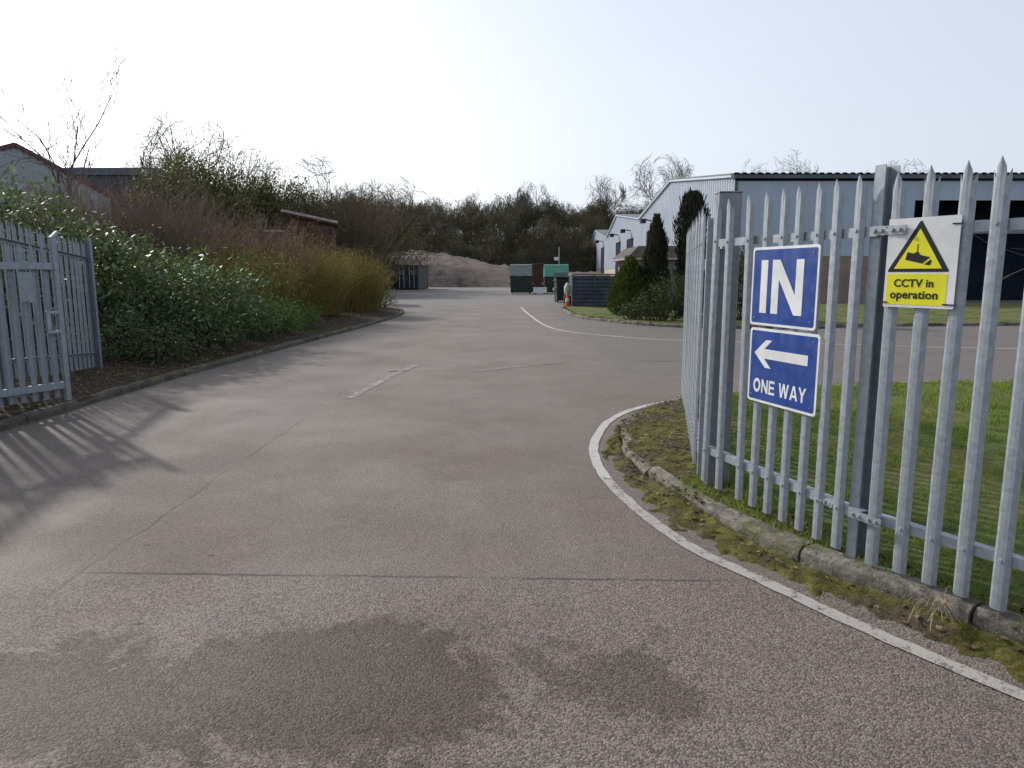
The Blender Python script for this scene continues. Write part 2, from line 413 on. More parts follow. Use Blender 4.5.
def branch_tree(rng, H, trunk_r, trunk_len=.35, kids=(5, 4, 4, 4), spread=.75, ratio=.62, up=.25, lean=(0, 0), twig_r=.008, rounded=None, soft=.55):
    """returns (limb segments, twig segments)"""
    limbs, twigs = [], []
    nl = len(kids)
    def rec(p, d, L, r, lvl):
        k = 3 if lvl else 4
        pts = [p]; rs = [r]
        rend = max(twig_r*.7, r*.55)
        for i in range(k):
            d = d+rng.normal(size=3)*(.06 if lvl == 0 else .17)
            d[2] += up*.14*(lvl > 0); d = d/np.linalg.norm(d)
            p = p+d*L/k; pts.append(p); rs.append(r+(rend-r)*(i+1)/k)
            (limbs if lvl <= 1 else twigs).append((*pts[-2], *pts[-1], rs[-2], rs[-1]))
        if lvl < nl:
            n = kids[lvl]
            for c in range(n):
                f = (.55 if lvl == 0 else .28)+(.45 if lvl == 0 else .72)*(c+rng.random()*.8)/n
                f = min(f, 1.0); q = f*k; i = min(int(q), k-1); w = q-i
                bp = np.array(pts[i])*(1-w)+np.array(pts[i+1])*w
                az = rng.random()*2*PI
                a = np.cross(d, [math.cos(az), math.sin(az), .3]); a /= np.linalg.norm(a)
                ang = spread*(.6+.6*rng.random())
                nd = d*math.cos(ang)+a*math.sin(ang)
                ln = (H*(1-trunk_len)*.58 if lvl == 0 else L*ratio)*(.75+.5*rng.random())
                rec(bp, nd, ln, max(twig_r, rs[i]*.55), lvl+1)
    d0 = np.array([lean[0], lean[1], 1.0]); d0 /= np.linalg.norm(d0)
    rec(np.zeros(3), d0, H*trunk_len, trunk_r, 0)
    # scale the whole to the asked height
    top = float(np.percentile([s[5] for s in limbs+twigs], 96)); f = H/top
    sc = np.array([f]*6+[1, 1])
    limbs, twigs = np.array(limbs)*sc, np.array(twigs)*sc
    if rounded:
        cz, rv, rh = H*rounded[0], H*(1-rounded[0]), H*rounded[1]
        for A in (limbs, twigs):
            for o in (0, 3):
                q = A[:, o:o+3]-[0, 0, cz]; up_ = q[:, 2] > -rv*.35
                m = np.sqrt((q[:, 0]**2+q[:, 1]**2)/rh**2+q[:, 2]**2/rv**2)
                k = np.where((m > .85) & up_, (.85+soft*np.tanh((m-.85)*.6/soft))/np.maximum(m, 1e-6), 1.0)
                A[:, o:o+3] = q*k[:, None]+[0, 0, cz]
    return limbs, twigs

def bare_tree(name, loc, H, label, cat='tree', group=None, seed=1, trunk_r=None, barkm='bark_grey', twigm='twig_grey', ivy=0, **kw):
    rng = np.random.default_rng(seed)
    limbs, twigs = branch_tree(rng, H, trunk_r or H*.028, **kw)
    t = empty(name, loc, label, cat, group)
    V, F = tubes_np(limbs, 6); link('trunk', np_mesh('trunk', V, F), t, M[barkm])
    V, F = tubes_np(twigs, 3); link('crown', np_mesh('crown', V, F), t, M[twigm])
    if ivy:
        ends = twigs[:, 3:6]; z = ends[:, 2]
        pick = ends[(z < H*.62)]
        pick = pick[rng.integers(0, len(pick), ivy)]+rng.normal(size=(ivy, 3))*H*.035
        V, F = cards_np(pick, rand_dirs(ivy, rng), rand_dirs(ivy, rng), .22+.2*rng.random(ivy), .14+.12*rng.random(ivy))
        link('foliage', np_mesh('foliage', V, F), t, M['leaf_ivy'])
    return t

def lobes_points(rng, lobes, n, shell=(.5, 1.06), lump=.42):
    """points through the outer volume of several lobes (c, radii); returns points and outward dirs"""
    vol = np.array([l[1][0]*l[1][1]*l[1][2] for l in lobes])**.72; vol /= vol.sum()
    P = []; D = []
    for (c, rad), w in zip(lobes, vol):
        k = int(n*w)+1
        d = rand_dirs(k, rng)
        low = d[:, 2] < -.5; d[low, 2] *= .4; d /= np.linalg.norm(d, axis=1, keepdims=True)
        f = np.array([mnoise.noise(Vector(tuple(x*2.6))+Vector(c)) for x in d])+.6*np.array([mnoise.noise(Vector(tuple(x*6))+Vector(c)*2) for x in d])
        s = shell[0]+(shell[1]-shell[0])*rng.random(k)**.5
        P.append(np.array(c)+d*np.array(rad)*(s*(1+lump*f))[:, None]); D.append(d)
    return np.concatenate(P), np.concatenate(D)

def leaf_shrub(name, loc, lobes, n, leaf, label, cat='shrub', mats=('leaf_laurel',), group=None, seed=3, stems=40, top_frac=0.0, aspect=.42):
    rng = np.random.default_rng(seed)
    t = empty(name, loc, label, cat, group)
    P, D = lobes_points(rng, lobes, n)
    keep = P[:, 2] > .02; P, D = P[keep], D[keep]
    # gather into sprays: pull points to cluster centres
    nc = max(20, len(P)//22)
    ci = rng.integers(0, len(P), nc); own = rng.integers(0, nc, len(P))
    Q = P[ci][own]+rng.normal(size=P.shape)*leaf*1.25
    P = np.where(rng.random((len(P), 1)) < .65, Q, P); D = np.where((P == Q).all(1, keepdims=True), D[ci][own], D)
    axis = D*.5+rand_dirs(len(P), rng)*.9+np.array([0, 0, .12])
    nrm = D*.7+np.array([0, 0, .55])+rand_dirs(len(P), rng)*.55
    ln = leaf*(.45+1.0*rng.random(len(P))**1.5)
    zmax = P[:, 2].max()
    sel = np.zeros(len(P), bool)
    if top_frac and len(mats) > 1:
        cl = rng.random(nc) < top_frac*np.where(P[ci][:, 2] > P[:, 2].max()*.62, 1.9, .35); sel = cl[own] & (rng.random(len(P)) < .8)
    for k, m in ((~sel, mats[0]), (sel, mats[-1])):
        if k.sum() == 0: continue
        V, F = cards_np(P[k], axis[k], nrm[k], ln[k], ln[k]*aspect)
        link('foliage', np_mesh('foliage', V, F), t, M[m])
    segs = []
    for i in range(stems):
        e = P[rng.integers(0, len(P))]
        b = np.array([e[0]*.35+rng.normal()*.1, e[1]*.35+rng.normal()*.1, -.05])
        m = (b+e)/2+rng.normal(size=3)*.08; m[2] += .1
        segs += [(*b, *m, .016, .011), (*m, *e, .011, .004)]
    V, F = tubes_np(segs, 4); link('stem', np_mesh('stem', V, F), t, M['bark_dark'])
    return t

def stem_shrub(name, loc, half, H, n, label, stemm, leafm=None, nleaf=0, seed=5, cat='shrub', group=None, r=.006, hfun=None, leaf=.06):
    """thicket of upright wands: half = (hx, hy) footprint"""
    rng = np.random.default_rng(seed)
    t = empty(name, loc, label, cat, group)
    segs = []; tips = []
    for i in range(n):
        a = rng.random()*2*PI; q = math.sqrt(rng.random())
        bx, by = half[0]*q*math.cos(a)*.8, half[1]*q*math.sin(a)*.8
        edge = q
        h = H*(.62+.38*rng.random())*(1-.40*edge**2)
        h *= .86+.28*(mnoise.noise(Vector((bx*.9+seed, by*.9, 0)))+.5)
        if hfun: h *= hfun(bx/half[0])
        d = np.array([bx*.22/half[0]*1.0+rng.normal()*.16, by*.22/half[1]+rng.normal()*.16, 1.0])
        p = np.array([bx, by, -.05]); k = 4
        for j in range(k):
            d2 = d+rng.normal(size=3)*.10; d2[2] = max(d2[2], .5)
            d = d2+np.array([d2[0], d2[1], 0])*.10
            q2 = p+d/np.linalg.norm(d)*h/k
            segs.append((*p, *q2, r*(1-j/k*.7), r*(1-(j+1)/k*.7)))
            if j >= 1:
                for s in range(2):
                    w = rng.random(); b = p*(1-w)+q2*w
                    e = b+(d/np.linalg.norm(d)*.6+rng.normal(size=3)*.42)*h*.15
                    segs.append((*b, *e, r*.55, r*.3)); tips.append(e)
            p = q2
        tips.append(p)
    V, F = tubes_np(segs, 3); link('stem', np_mesh('stem', V, F), t, M[stemm])
    if leafm:
        T = np.array(tips); T = T[rng.integers(0, len(T), nleaf)]+rng.normal(size=(nleaf, 3))*.10
        T = T[T[:, 2] > .05]
        V, F = cards_np(T, rand_dirs(len(T), rng)+[0, 0, .5], rand_dirs(len(T), rng), leaf*(.7+.6*rng.random(len(T))), leaf*.5*(.7+.6*rng.random(len(T))))
        link('foliage', np_mesh('foliage', V, F), t, M[leafm])
    return t

def conifer(name, loc, H, rad, prof, n, spray, label, leafm, seed, group=None, upright=1.4, rag=.42):
    rng = np.random.default_rng(seed)
    t = empty(name, loc, label, 'tree', group)
    z = rng.random(n)**.85; a = rng.random(n)*2*PI
    lump = np.array([mnoise.noise(Vector((math.cos(x)*1.8, math.sin(x)*1.8, y*6+seed)))+.5*mnoise.noise(Vector((math.cos(x)*5, math.sin(x)*5, y*17+seed))) for x, y in zip(a, z)])
    rr = rad*np.interp(z, [p[0] for p in prof], [p[1] for p in prof])*(1+rag*lump)*(.5+.6*rng.random(n)**.5)
    P = np.stack([rr*np.cos(a), rr*np.sin(a), z*H], 1)
    out = np.stack([np.cos(a), np.sin(a), np.zeros(n)], 1)
    D = out*.55+np.array([0, 0, upright])+rand_dirs(n, rng)*.45
    stray = rng.random(n) < .24*rag
    P = P+np.where(stray[:, None], out*rad*.16+rng.normal(size=(n, 3))*rad*.06, 0)
    V, F = cards_np(P, D, out+rand_dirs(n, rng)*.7, spray*(.6+.8*rng.random(n))*np.where(stray, 1.7, 1), spray*.38*(.6+.8*rng.random(n)))
    link('foliage', np_mesh('foliage', V, F), t, M[leafm])
    mb = MB().tube((0, 0, -.1), (0, 0, H*.55), rad*.14, rad*.07, 8).tube((0, 0, H*.55), (0, 0, H*.93), rad*.07, rad*.015, 6)
    mb.build('trunk', M['bark_dark'], t)
    return t

# ------------------------------------------------------------------ ground
def sheet(name, pts, z, mat, kind='structure'):
    me = bpy.data.meshes.new(name)
    me.from_pydata([(x, y, z) for x, y in pts], [], [tuple(range(len(pts)))])
    bm = bmesh.new(); bm.from_mesh(me)
    bmesh.ops.triangulate(bm, faces=bm.faces)
    bmesh.ops.recalc_face_normals(bm, faces=bm.faces)
    for f in bm.faces:
        if f.normal.z < 0: f.normal_flip()
    bm.to_mesh(me); bm.free()
    return tag(link(name, me, None, mat), kind=kind)

def catmull(pts, n=8):
    P = [np.array(p, float) for p in pts]; out = []
    P = [2*P[0]-P[1]]+P+[2*P[-1]-P[-2]]
    for i in range(1, len(P)-2):
        for k in range(n):
            t = k/n
            out.append(.5*((2*P[i])+(-P[i-1]+P[i+1])*t+(2*P[i-1]-5*P[i]+4*P[i+1]-P[i+2])*t*t+(-P[i-1]+3*P[i]-3*P[i+1]+P[i+2])*t**3))
    out.append(P[-2]); return np.array(out)

def normals2d(C):
    T = np.gradient(C, axis=0); T /= np.linalg.norm(T, axis=1, keepdims=True)
    return np.stack([-T[:, 1], T[:, 0]], 1)

def strip(name, C, w, z, mat, jitter=0.0, seed=1):
    rng = np.random.default_rng(seed)
    N = normals2d(C); n = len(C)
    wl = w/2+rng.normal(size=n)*jitter; wr = w/2+rng.normal(size=n)*jitter
    V = np.concatenate([np.c_[C+N*wl[:, None], np.full(n, z)], np.c_[C-N*wr[:, None], np.full(n, z)]])
    F = [(i, n+i, n+i+1, i+1) for i in range(n-1)]
    return tag(link(name, np_mesh(name, V, F), None, mat), kind='structure')

def inside(poly, x, y):
    """vectorised point in polygon"""
    r = np.zeros(x.shape, bool); j = len(poly)-1
    for i in range(len(poly)):
        xi, yi = poly[i]; xj, yj = poly[j]
        c = ((yi > y) != (yj > y)) & (x < (xj-xi)*(y-yi)/((yj-yi)+1e-12)+xi)
        r ^= c; j = i
    return r

def dist_poly(C, x, y):
    d = np.full(x.shape, 1e9)
    for a, b in zip(C[:-1], C[1:]):
        ab = b-a; L = (ab**2).sum()+1e-12
        t = np.clip(((x-a[0])*ab[0]+(y-a[1])*ab[1])/L, 0, 1)
        d = np.minimum(d, np.hypot(x-a[0]-t*ab[0], y-a[1]-t*ab[1]))
    return d

def fbm(x, y, s, seed=0.0):
    return np.array([mnoise.fractal(Vector((a*s, b*s, seed)), .8, 2.1, 4) for a, b in zip(x.ravel(), y.ravel())]).reshape(x.shape)

def grid_surface(name, xs, ys, zfun, mat, keep=None, kind='structure'):
    X, Y = np.meshgrid(xs, ys, indexing='ij'); Z = zfun(X, Y)
    nx, ny = X.shape
    V = np.stack([X, Y, Z], -1).reshape(-1, 3)
    I = np.arange(nx*ny).reshape(nx, ny)
    F = np.stack([I[:-1, :-1], I[1:, :-1], I[1:, 1:], I[:-1, 1:]], -1).reshape(-1, 4)
    if keep is not None:
        K = keep(X, Y).reshape(-1); F = F[K[F].all(1)]
    me = np_mesh(name, V, F)
    me.polygons.foreach_set('use_smooth', [True]*len(me.polygons))
    return tag(link(name, me, None, mat), kind=kind)

# base ground out to the horizon
sheet('ground', [(-900, -60), (900, -60), (900, 1800), (-900, 1800)], -.05, M['ground'])
ROAD = [(-5.55, -6), (-5.55, 9), (-5.45, 12), (-5.1, 17), (-4.75, 23), (-4.55, 28), (-5.3, 33.5), (-9, 40), (-24, 66), (-26, 104), (8, 104), (60, 104), (70, -6)]
sheet('road', ROAD, 0.0, M['asphalt'])

# right-hand island: kerb line, verge, lawn
KR = catmull([(5.4, -1.6), (3.75, .55), (2.92, 1.85), (2.27, 2.80), (1.86, 3.46), (1.52, 4.06), (1.22, 5.0), (1.05, 5.9), (1.06, 6.7), (1.22, 7.5), (1.56, 8.25), (2.24, 8.95), (3.2, 9.5), (4.6, 9.95), (7.7, 10.35), (16, 10.8), (40, 11.2)], 8)
ISL = [tuple(p) for p in KR]+[(40, -1.6)]
FA = np.array([1.49, 4.70]); FB = np.array([1.85, 3.52]); FC = np.array([3.75, .25])      # the line of the front fence
FLINE = np.array([FA, FB, FC])

def zr(X, Y):
    d = dist_poly(KR, X, Y)
    lump = fbm(X, Y, 3.0, 3.1)*.018+fbm(X, Y, .6, 8)*.03
    return np.interp(Y, [3.9, 4.6, 5.4], [.095, .08, .064])+np.clip(d, 0, .5)*.09+lump*np.clip(d/.25, .15, 1)

in_isl = lambda X, Y: inside(ISL, X, Y)
def side_of_fence(X, Y):
    """distance behind the fence line (positive on the lawn side)"""
    d1 = (FB-FA)/np.linalg.norm(FB-FA); d2 = (FC-FB)/np.linalg.norm(FC-FB)
    s1 = (X-FA[0])*(-d1[1])+(Y-FA[1])*d1[0]; s2 = (X-FB[0])*(-d2[1])+(Y-FB[1])*d2[0]
    return np.minimum(s1, s2)
GATE_A = np.array([1.415, 5.20]); GATE_B = np.array([2.27, 9.22])
def behind_gate(X, Y):
    d = (GATE_B-GATE_A)/np.linalg.norm(GATE_B-GATE_A)
    return (X-GATE_A[0])*d[1]-(Y-GATE_A[1])*d[0]
def is_lawn(X, Y):
    return np.where(Y < 5.0, side_of_fence(X, Y) > .22, behind_gate(X, Y) > .15)
FINE_X = np.arange(.9, 6.6, .045); FINE_Y = np.arange(-1.5, 10.6, .045)
grid_surface('verge', FINE_X, FINE_Y, zr, M['verge'], lambda X, Y: in_isl(X, Y) & ~is_lawn(X, Y))
grid_surface('lawn', np.r_[np.arange(1.2, 8, .07), np.arange(8, 40, .8)], np.r_[np.arange(-1.5, 10.9, .07)], lambda X, Y: zr(X, Y)+.012*is_lawn(X, Y)-.006, M['lawn'],
             lambda X, Y: in_isl(X, Y) & (np.where(Y < 5.0, side_of_fence(X, Y) > .15, behind_gate(X, Y) > .08)))

def kerb(name, C, w, h, mat, seglen=.9, seed=2, inner=1, jit=.012, hfun=None):
    """kerb stones following the line C (outer face); stones slightly out of true"""
    rng = np.random.default_rng(seed)
    s = np.r_[0, np.cumsum(np.linalg.norm(np.diff(C, axis=0), axis=1))]
    def at(q): return np.array([np.interp(q, s, C[:, 0]), np.interp(q, s, C[:, 1])])
    V = []; F = []
    q = 0.0
    while q < s[-1]-.05:
        L = min(seglen*(.9+.2*rng.random()), s[-1]-q)
        m = max(4, int(L/.06)); 
        off = rng.normal()*jit; dz = rng.normal()*jit*.7; tilt = rng.normal()*.02
        rows = []
        for i in range(m+1):
            g = q+.006+(L-.012)*i/m
            p = at(g); p2 = at(min(g+.02, s[-1])); p1 = at(max(g-.02, 0)); T = (p2-p1)/np.linalg.norm(p2-p1); N = np.array([-T[1], T[0]])*inner
            hh = h*(hfun(p) if hfun else 1)+dz+tilt*(i/m-.5)
            e = [mnoise.noise(Vector((g*7, k*3.1, seed)))*.010+mnoise.noise(Vector((g*21, k*5.1, seed)))*.006 for k in range(6)]
            prof = [(0+off+e[0]*.4, -.06), (0.004+off+e[1]*.7, hh*.55), (.012+off+e[2]*.8, hh-.024+e[1]*.8), (.038+off, hh+e[3]*.6), (w-.02, hh+e[4]*.6), (w, hh-.02), (w, -.06)]
            rows.append([(*(p+N*a), z) for a, z in prof])
        b = len(V); k = len(rows[0])
        for r_ in rows: V += r_
        for i in range(m):
            for j in range(k-1):
                F.append((b+i*k+j, b+i*k+j+1, b+(i+1)*k+j+1, b+(i+1)*k+j))
        F.append(tuple(b+j for j in range(k))); F.append(tuple(b+m*k+j for j in range(k-1, -1, -1)))
        q += L
    me = bpy.data.meshes.new(name); me.from_pydata(V, [], F)
    bm = bmesh.new(); bm.from_mesh(me); bmesh.ops.recalc_face_normals(bm, faces=bm.faces); bm.to_mesh(me); bm.free()
    return tag(link(name, me, None, mat), kind='structure')

kerb('kerb', KR, .13, .115, M['kerb'], seed=4, inner=-1, jit=.014, hfun=lambda p: float(np.interp(p[1], [3.9, 4.4, 5.2, 9], [1.08, .9, .72, .66])))
KL = np.array(catmull([(-5.42, -5), (-5.41, 4), (-5.40, 9), (-5.32, 12), (-4.98, 17), (-4.6, 23), (-4.45, 28), (-4.9, 31.6), (-5.6, 33.2)], 6))
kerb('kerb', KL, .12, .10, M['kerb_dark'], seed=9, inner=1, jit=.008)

# moss and dirt strip between the white line and the kerb
LINE = catmull([(4.6, -1.7), (3.2, .65), (2.55, 1.72), (2.02, 2.53), (1.64, 3.11), (1.35, 3.61), (1.10, 4.05), (.90, 4.71), (.77, 5.5), (.76, 6.28), (.86, 6.96), (1.13, 7.84), (1.58, 8.57), (2.34, 9.25), (3.3, 9.85), (4.8, 10.35), (7.8, 10.75), (16, 11.2)], 8)
strip('road_marking', LINE[:65], .090, .006, M['paint_line'], .003)
strip('road_marking', LINE[64:], .088, .006, M['paint_fresh'], .004)
lp = [tuple(p) for p in LINE[8:]]; kp = [tuple(p) for p in KR[8:-8]]
BAND = lp+kp[::-1]
def moss_z(X, Y):
    d = dist_poly(KR, X, Y)
    f = np.clip((dist_poly(LINE, X, Y)-.10-.10*fbm(X, Y, 2.0, 5.5)+.10*fbm(X, Y, 11, 2.5))/.10, 0, 1)*inside(BAND, X, Y)
    h = .010+np.clip(.05-d*.2, 0, .05)*np.clip(.6+fbm(X, Y, 2.3, 1.7), 0, 1.4)+fbm(X, Y, 9, 4)*.008
    return -.014+f*(.016+np.clip(h, 0, .1))
def in_band(X, Y):
    return inside(BAND, X, Y) & (moss_z(X, Y) > .003)
grid_surface('verge', np.arange(.6, 4.5, .022), np.arange(-.2, 9.6, .022), moss_z, M['verge'], lambda X, Y: inside(BAND, X, Y) | (dist_poly(KR, X, Y) < .06))

# other markings
strip('road_marking', catmull([(.46, 35.6), (.58, 31.5), (.75, 27.9), (1.06, 22.9), (1.6, 20.3), (2.86, 18.6), (4.3, 17.5), (8, 16.5), (11.2, 15.6), (20, 15.0)], 6), .095, .004, M['paint_fresh'], .004)
strip('road_marking', catmull([(-2.18, 9.25), (-2.05, 10.6), (-1.93, 11.6), (-1.76, 12.8)], 5), .13, .004, M['paint_worn'], .008)
strip('road_marking', catmull([(-2.15, 12.0), (-1.98, 12.06), (-1.82, 12.1)], 5), .30, .008, M['paint_worn'], .02)
strip('road_marking', catmull([(-.6, 11.9), (-.15, 12.3), (.27, 12.62)], 5), .16, .004, M['paint_worn'], .01)
strip('road_marking', catmull([(.36, 12.66), (.62, 12.85), (.95, 13.08)], 5), .12, .004, M['paint_faint'], .01)
strip('road_marking', catmull([(2.4, 13.4), (3.0, 13.35), (3.7, 13.4)], 5), .09, .004, M['paint_faint'], .01)

# left verge bank
def zl(X, Y):
    d = np.clip(-5.40-X, 0, 40)+np.clip((X+5.4), 0, 3)*0
    e = dist_poly(KL, X, Y)
    return .085+np.clip(e-.1, 0, 1.0)*.10+np.clip(e-1.5, 0, 2.5)*.16+np.clip(e-4, 0, 30)*.02+fbm(X, Y, 1.1, 6)*.05*np.clip(e/.4, .1, 1)
LEFT = [tuple(p) for p in KL]+[(-12, 40), (-40, 60), (-40, -5)]
grid_surface('verge', np.r_[np.arange(-40, -12, 1.0), np.arange(-12, -4.2, .09)], np.r_[np.arange(-5, 4, .5), np.arange(4, 20, .1), np.arange(20, 46, .35)], zl, M['verge_left'], lambda X, Y: inside(LEFT, X, Y))

# planted island before the units
KP = catmull([(2.75, 36), (2.5, 33.4), (2.42, 30), (2.62, 26.7), (3.6, 24.1), (4.5, 22.6), (6.0, 21.6), (9, 21.4), (14, 22.6), (40, 23.8)], 6)
kerb('kerb', KP, .14, .10, M['kerb'], seed=12, inner=-1, jit=.006)
PISL = [tuple(p) for p in KP]+[(40, 37), (2.75, 37)]
grid_surface('lawn', np.arange(2.3, 40, .25), np.arange(21.2, 37.2, .25), lambda X, Y: .09+fbm(X, Y, .8, 2)*.03, M['lawn'], lambda X, Y: inside(PISL, X, Y))

# grass, moss tufts, dead leaves
def blades(name, P, h, w, mat, seed, lean=.5):
    rng = np.random.default_rng(seed); n = len(P)
    a = rng.random(n)*2*PI; side = np.stack([np.cos(a), np.sin(a), np.zeros(n)], 1)
    d = np.stack([rng.normal(size=n)*lean, rng.normal(size=n)*lean, np.ones(n)], 1); d /= np.linalg.norm(d, axis=1, keepdims=True)
    hh = (h*(.5+rng.random(n)))[:, None]; ww = (w*(.6+.8*rng.random(n)))[:, None]
    V = np.zeros((n, 3, 3)); V[:, 0] = P-side*ww/2; V[:, 1] = P+side*ww/2; V[:, 2] = P+d*hh
    F = (np.arange(n)*3)[:, None]+np.array([[0, 1, 2]])
    return tag(link(name, np_mesh(name, V.reshape(-1, 3), F), None, mat), kind='stuff')

def scatter(n, x0, x1, y0, y1, keep, seed, thr=None, ns=1.0):
    rng = np.random.default_rng(seed)
    x = x0+(x1-x0)*rng.random(n); y = y0+(y1-y0)*rng.random(n)
    k = keep(x, y); x, y = x[k], y[k]
    if thr is not None:
        f = fbm(x, y, ns, seed)+.25*rng.normal(size=len(x)); k = f > thr; x, y = x[k], y[k]
    return x, y
def near_bias(n, seed):
    rng = np.random.default_rng(seed); y = 1.2+9.3*rng.random(n)**1.25; x = 1.3+(1.0+y*.85)*rng.random(n); return x, y
x, y = near_bias(150000, 21); k = in_isl(x, y) & is_lawn(x, y); x, y = x[k], y[k]
zz = zr(x, y); hh = .027*np.clip(1+1.5*fbm(x, y, 2.2, 2), .35, 2.6)*(.75+.12*y)
g_ = blades('grass', np.stack([x, y, zz-.004], 1), np.clip(hh, .015, .09), .0045+.0009*y, M['grass'], 5)
g_['label'] = 'short mown green grass behind the steel fence'; g_['category'] = 'grass'
x, y = scatter(52000, .95, 5.2, -.5, 9.6, lambda a, b: in_isl(a, b) & (~is_lawn(a, b)), 31, -.18, 1.6)
g_ = blades('moss', np.stack([x, y, zr(x, y)-.003], 1), np.full(len(x), .020), .009, M['moss'], 6, .9)
g_['label'] = 'yellow green moss tufts on the verge inside the kerb'; g_['category'] = 'moss'
x, y = scatter(34000, .6, 4.3, .1, 9.4, in_band, 32, -.05, 1.8)
g_ = blades('moss', np.stack([x, y, moss_z(x, y)-.003], 1), np.full(len(x), .016), .008, M['moss'], 7, .9)
g_['label'] = 'olive moss growing between white line and kerb'; g_['category'] = 'moss'
# longer weeds along the foot of the fence and kerb
x, y = scatter(60000, 1.2, 4.2, .2, 5.2, lambda a, b: (np.abs(side_of_fence(a, b)-.06) < .16) & in_isl(a, b), 33, .02, 2.2)
x, y = x[:5200], y[:5200]
g_ = blades('weeds', np.stack([x, y, zr(x, y)-.004], 1), np.full(len(x), .075), .006, M['grass'], 8, .6)
g_['label'] = 'long weeds along the foot of the fence'; g_['category'] = 'weeds'
rng = np.random.default_rng(40)
x, y = scatter(12000, .9, 5, .2, 9.5, lambda a, b: in_isl(a, b) & (~is_lawn(a, b) | (rng.random(a.shape) < .012)), 41)
P1 = np.stack([x, y, zr(x, y)+.012], 1)
x, y = scatter(5000, .7, 4, .2, 8, in_band, 42); P2 = np.stack([x, y, moss_z(x, y)+.010], 1)
x, y = scatter(22000, -9, -5.3, 6, 30, lambda a, b: inside(LEFT, a, b) & (dist_poly(KL, a, b) < 1.6) & (dist_poly(KL, a, b) > .14), 43); P3 = np.stack([x, y, zl(x, y)+.015], 1)
P = np.concatenate([P1, P2, P3]); n = len(P)
V, F = cards_np(P, rand_dirs(n, rng)*[1, 1, .25], rand_dirs(n, rng)*.45+[0, 0, 1], .022+.035*rng.random(n), .014+.02*rng.random(n))
g_ = tag(link('leaf_litter', np_mesh('leaf_litter', V, F), None, M['litter']), 'dead brown leaves scattered over both verges', 'leaves', kind='stuff')
# loose grit on the tarmac, thickest by the edge line
x, y = scatter(5200, -3.2, 3.2, 1.9, 8.5, lambda a, b: ~inside(ISL, a, b), 51)
dl = dist_poly(LINE, x, y); k = rng.random(len(x)) < np.clip(.9-dl*1.5, .10, 1); x, y = x[k], y[k]; n = len(x)
sz = .0025+.005*rng.random(n)**2; V = np.zeros((n, 4, 3)); a = rng.random(n)*2*PI
for q, (dx, dy, dz) in enumerate(((1, 0, 0), (-.5, .87, 0), (-.5, -.87, 0), (.1, 0, .9))):
    V[:, q] = np.stack([x+sz*(dx*np.cos(a)-dy*np.sin(a)), y+sz*(dx*np.sin(a)+dy*np.cos(a)), .001+sz*dz], 1)
F = np.concatenate([(np.arange(n)*4)[:, None]+np.array([f]) for f in ((0, 1, 3), (1, 2, 3), (2, 0, 3))])
tag(link('grit', np_mesh('grit', V.reshape(-1, 3), F), None, simple('pale_grit', (.20, .175, .155), .9, 0, .2, .3, 40)), 'loose pale grit scattered on the tarmac', 'grit', kind='stuff')
# a tuft of dry straw hanging over the kerb
rng = np.random.default_rng(44); n = 24
b = np.array([2.02, 3.10, .12]); segs = []
for i in range(n):
    p = b+rng.normal(size=3)*[.03, .03, .01]; d = np.array([-.75, -.45, .35])+rng.normal(size=3)*.35
    for j in range(4):
        q = p+d/np.linalg.norm(d)*(.030+.015*rng.random()); q[2] = max(q[2], .03)
        segs.append((*p, *q, .0016, .0013)); p = q; d = d+np.array([0, 0, -.38])+rng.normal(size=3)*.15
V, F = tubes_np(np.array(segs), 3)
t = simple('dry_straw', (.36, .29, .17), .9, 0, .2, .2, 20)
tag(link('dry_grass', np_mesh('dry_grass', V, F), None, t), 'tuft of dry straw hanging over the kerb below the fence', 'grass', kind='stuff')

# ------------------------------------------------------------------ palisade fences
def pale_mesh(H, w=.072, spl=True):
    h = w/2
    px = [-h, -h*.64, -h*.50, 0, h*.50, h*.64, h]
    dp = [.0, .0165, .0195, .0205, .0195, .0165, .0]
    top = [H-.055, H-.095, H-.045, H, H-.045, H-.095, H-.055]
    th = .003
    V = []; F = []
    zs = [0.0, .34*H, .68*H, H-.125, None]
    for side in (0, 1):
        for k, z in enumerate(zs):
            for i in range(7):
                zz = top[i] if z is None else z
                out = -dp[i]
                if z is None and i in (0, 6): out = -.006          # splayed side points
                if z is None and i == 3: out = -.024
                V.append((px[i], out+(th if side else 0), zz))
            if z is None: pass
    n = 7*len(zs)
    for side in (0, 1):
        o = side*n
        for k in range(len(zs)-1):
            for i in range(6):
                q = (o+k*7+i, o+k*7+i+1, o+(k+1)*7+i+1, o+(k+1)*7+i)
                F.append(q if not side else q[::-1])
    for k in range(len(zs)-1):
        for i in (0, 6):
            F.append((k*7+i, n+k*7+i, n+(k+1)*7+i, (k+1)*7+i))
    for i in range(6):
        F.append((i, n+i, n+i+1, i+1)); a = (len(zs)-1)*7+i; F.append((a, a+1, n+a+1, n+a))
    # bolt heads at the rails
    mb = MB(); mb.v = V; mb.f = F
    for z in (H*.115, H*.858):
        mb.tube((0, -.0195, z), (0, -.027, z), .010, .008, 6)
    me = bpy.data.meshes.new('pale'); me.from_pydata(mb.v, [], mb.f)
    bm = bmesh.new(); bm.from_mesh(me); bmesh.ops.recalc_face_normals(bm, faces=bm.faces); bm.to_mesh(me); bm.free()
    return me

PALE = pale_mesh(2.0); PALE.materials.append(M['galv'])
PALE_L = pale_mesh(2.0); PALE_L.materials.append(M['galv_dull'])
PALE_G = pale_mesh(1.82); PALE_G.materials.append(M['galv_dull'])

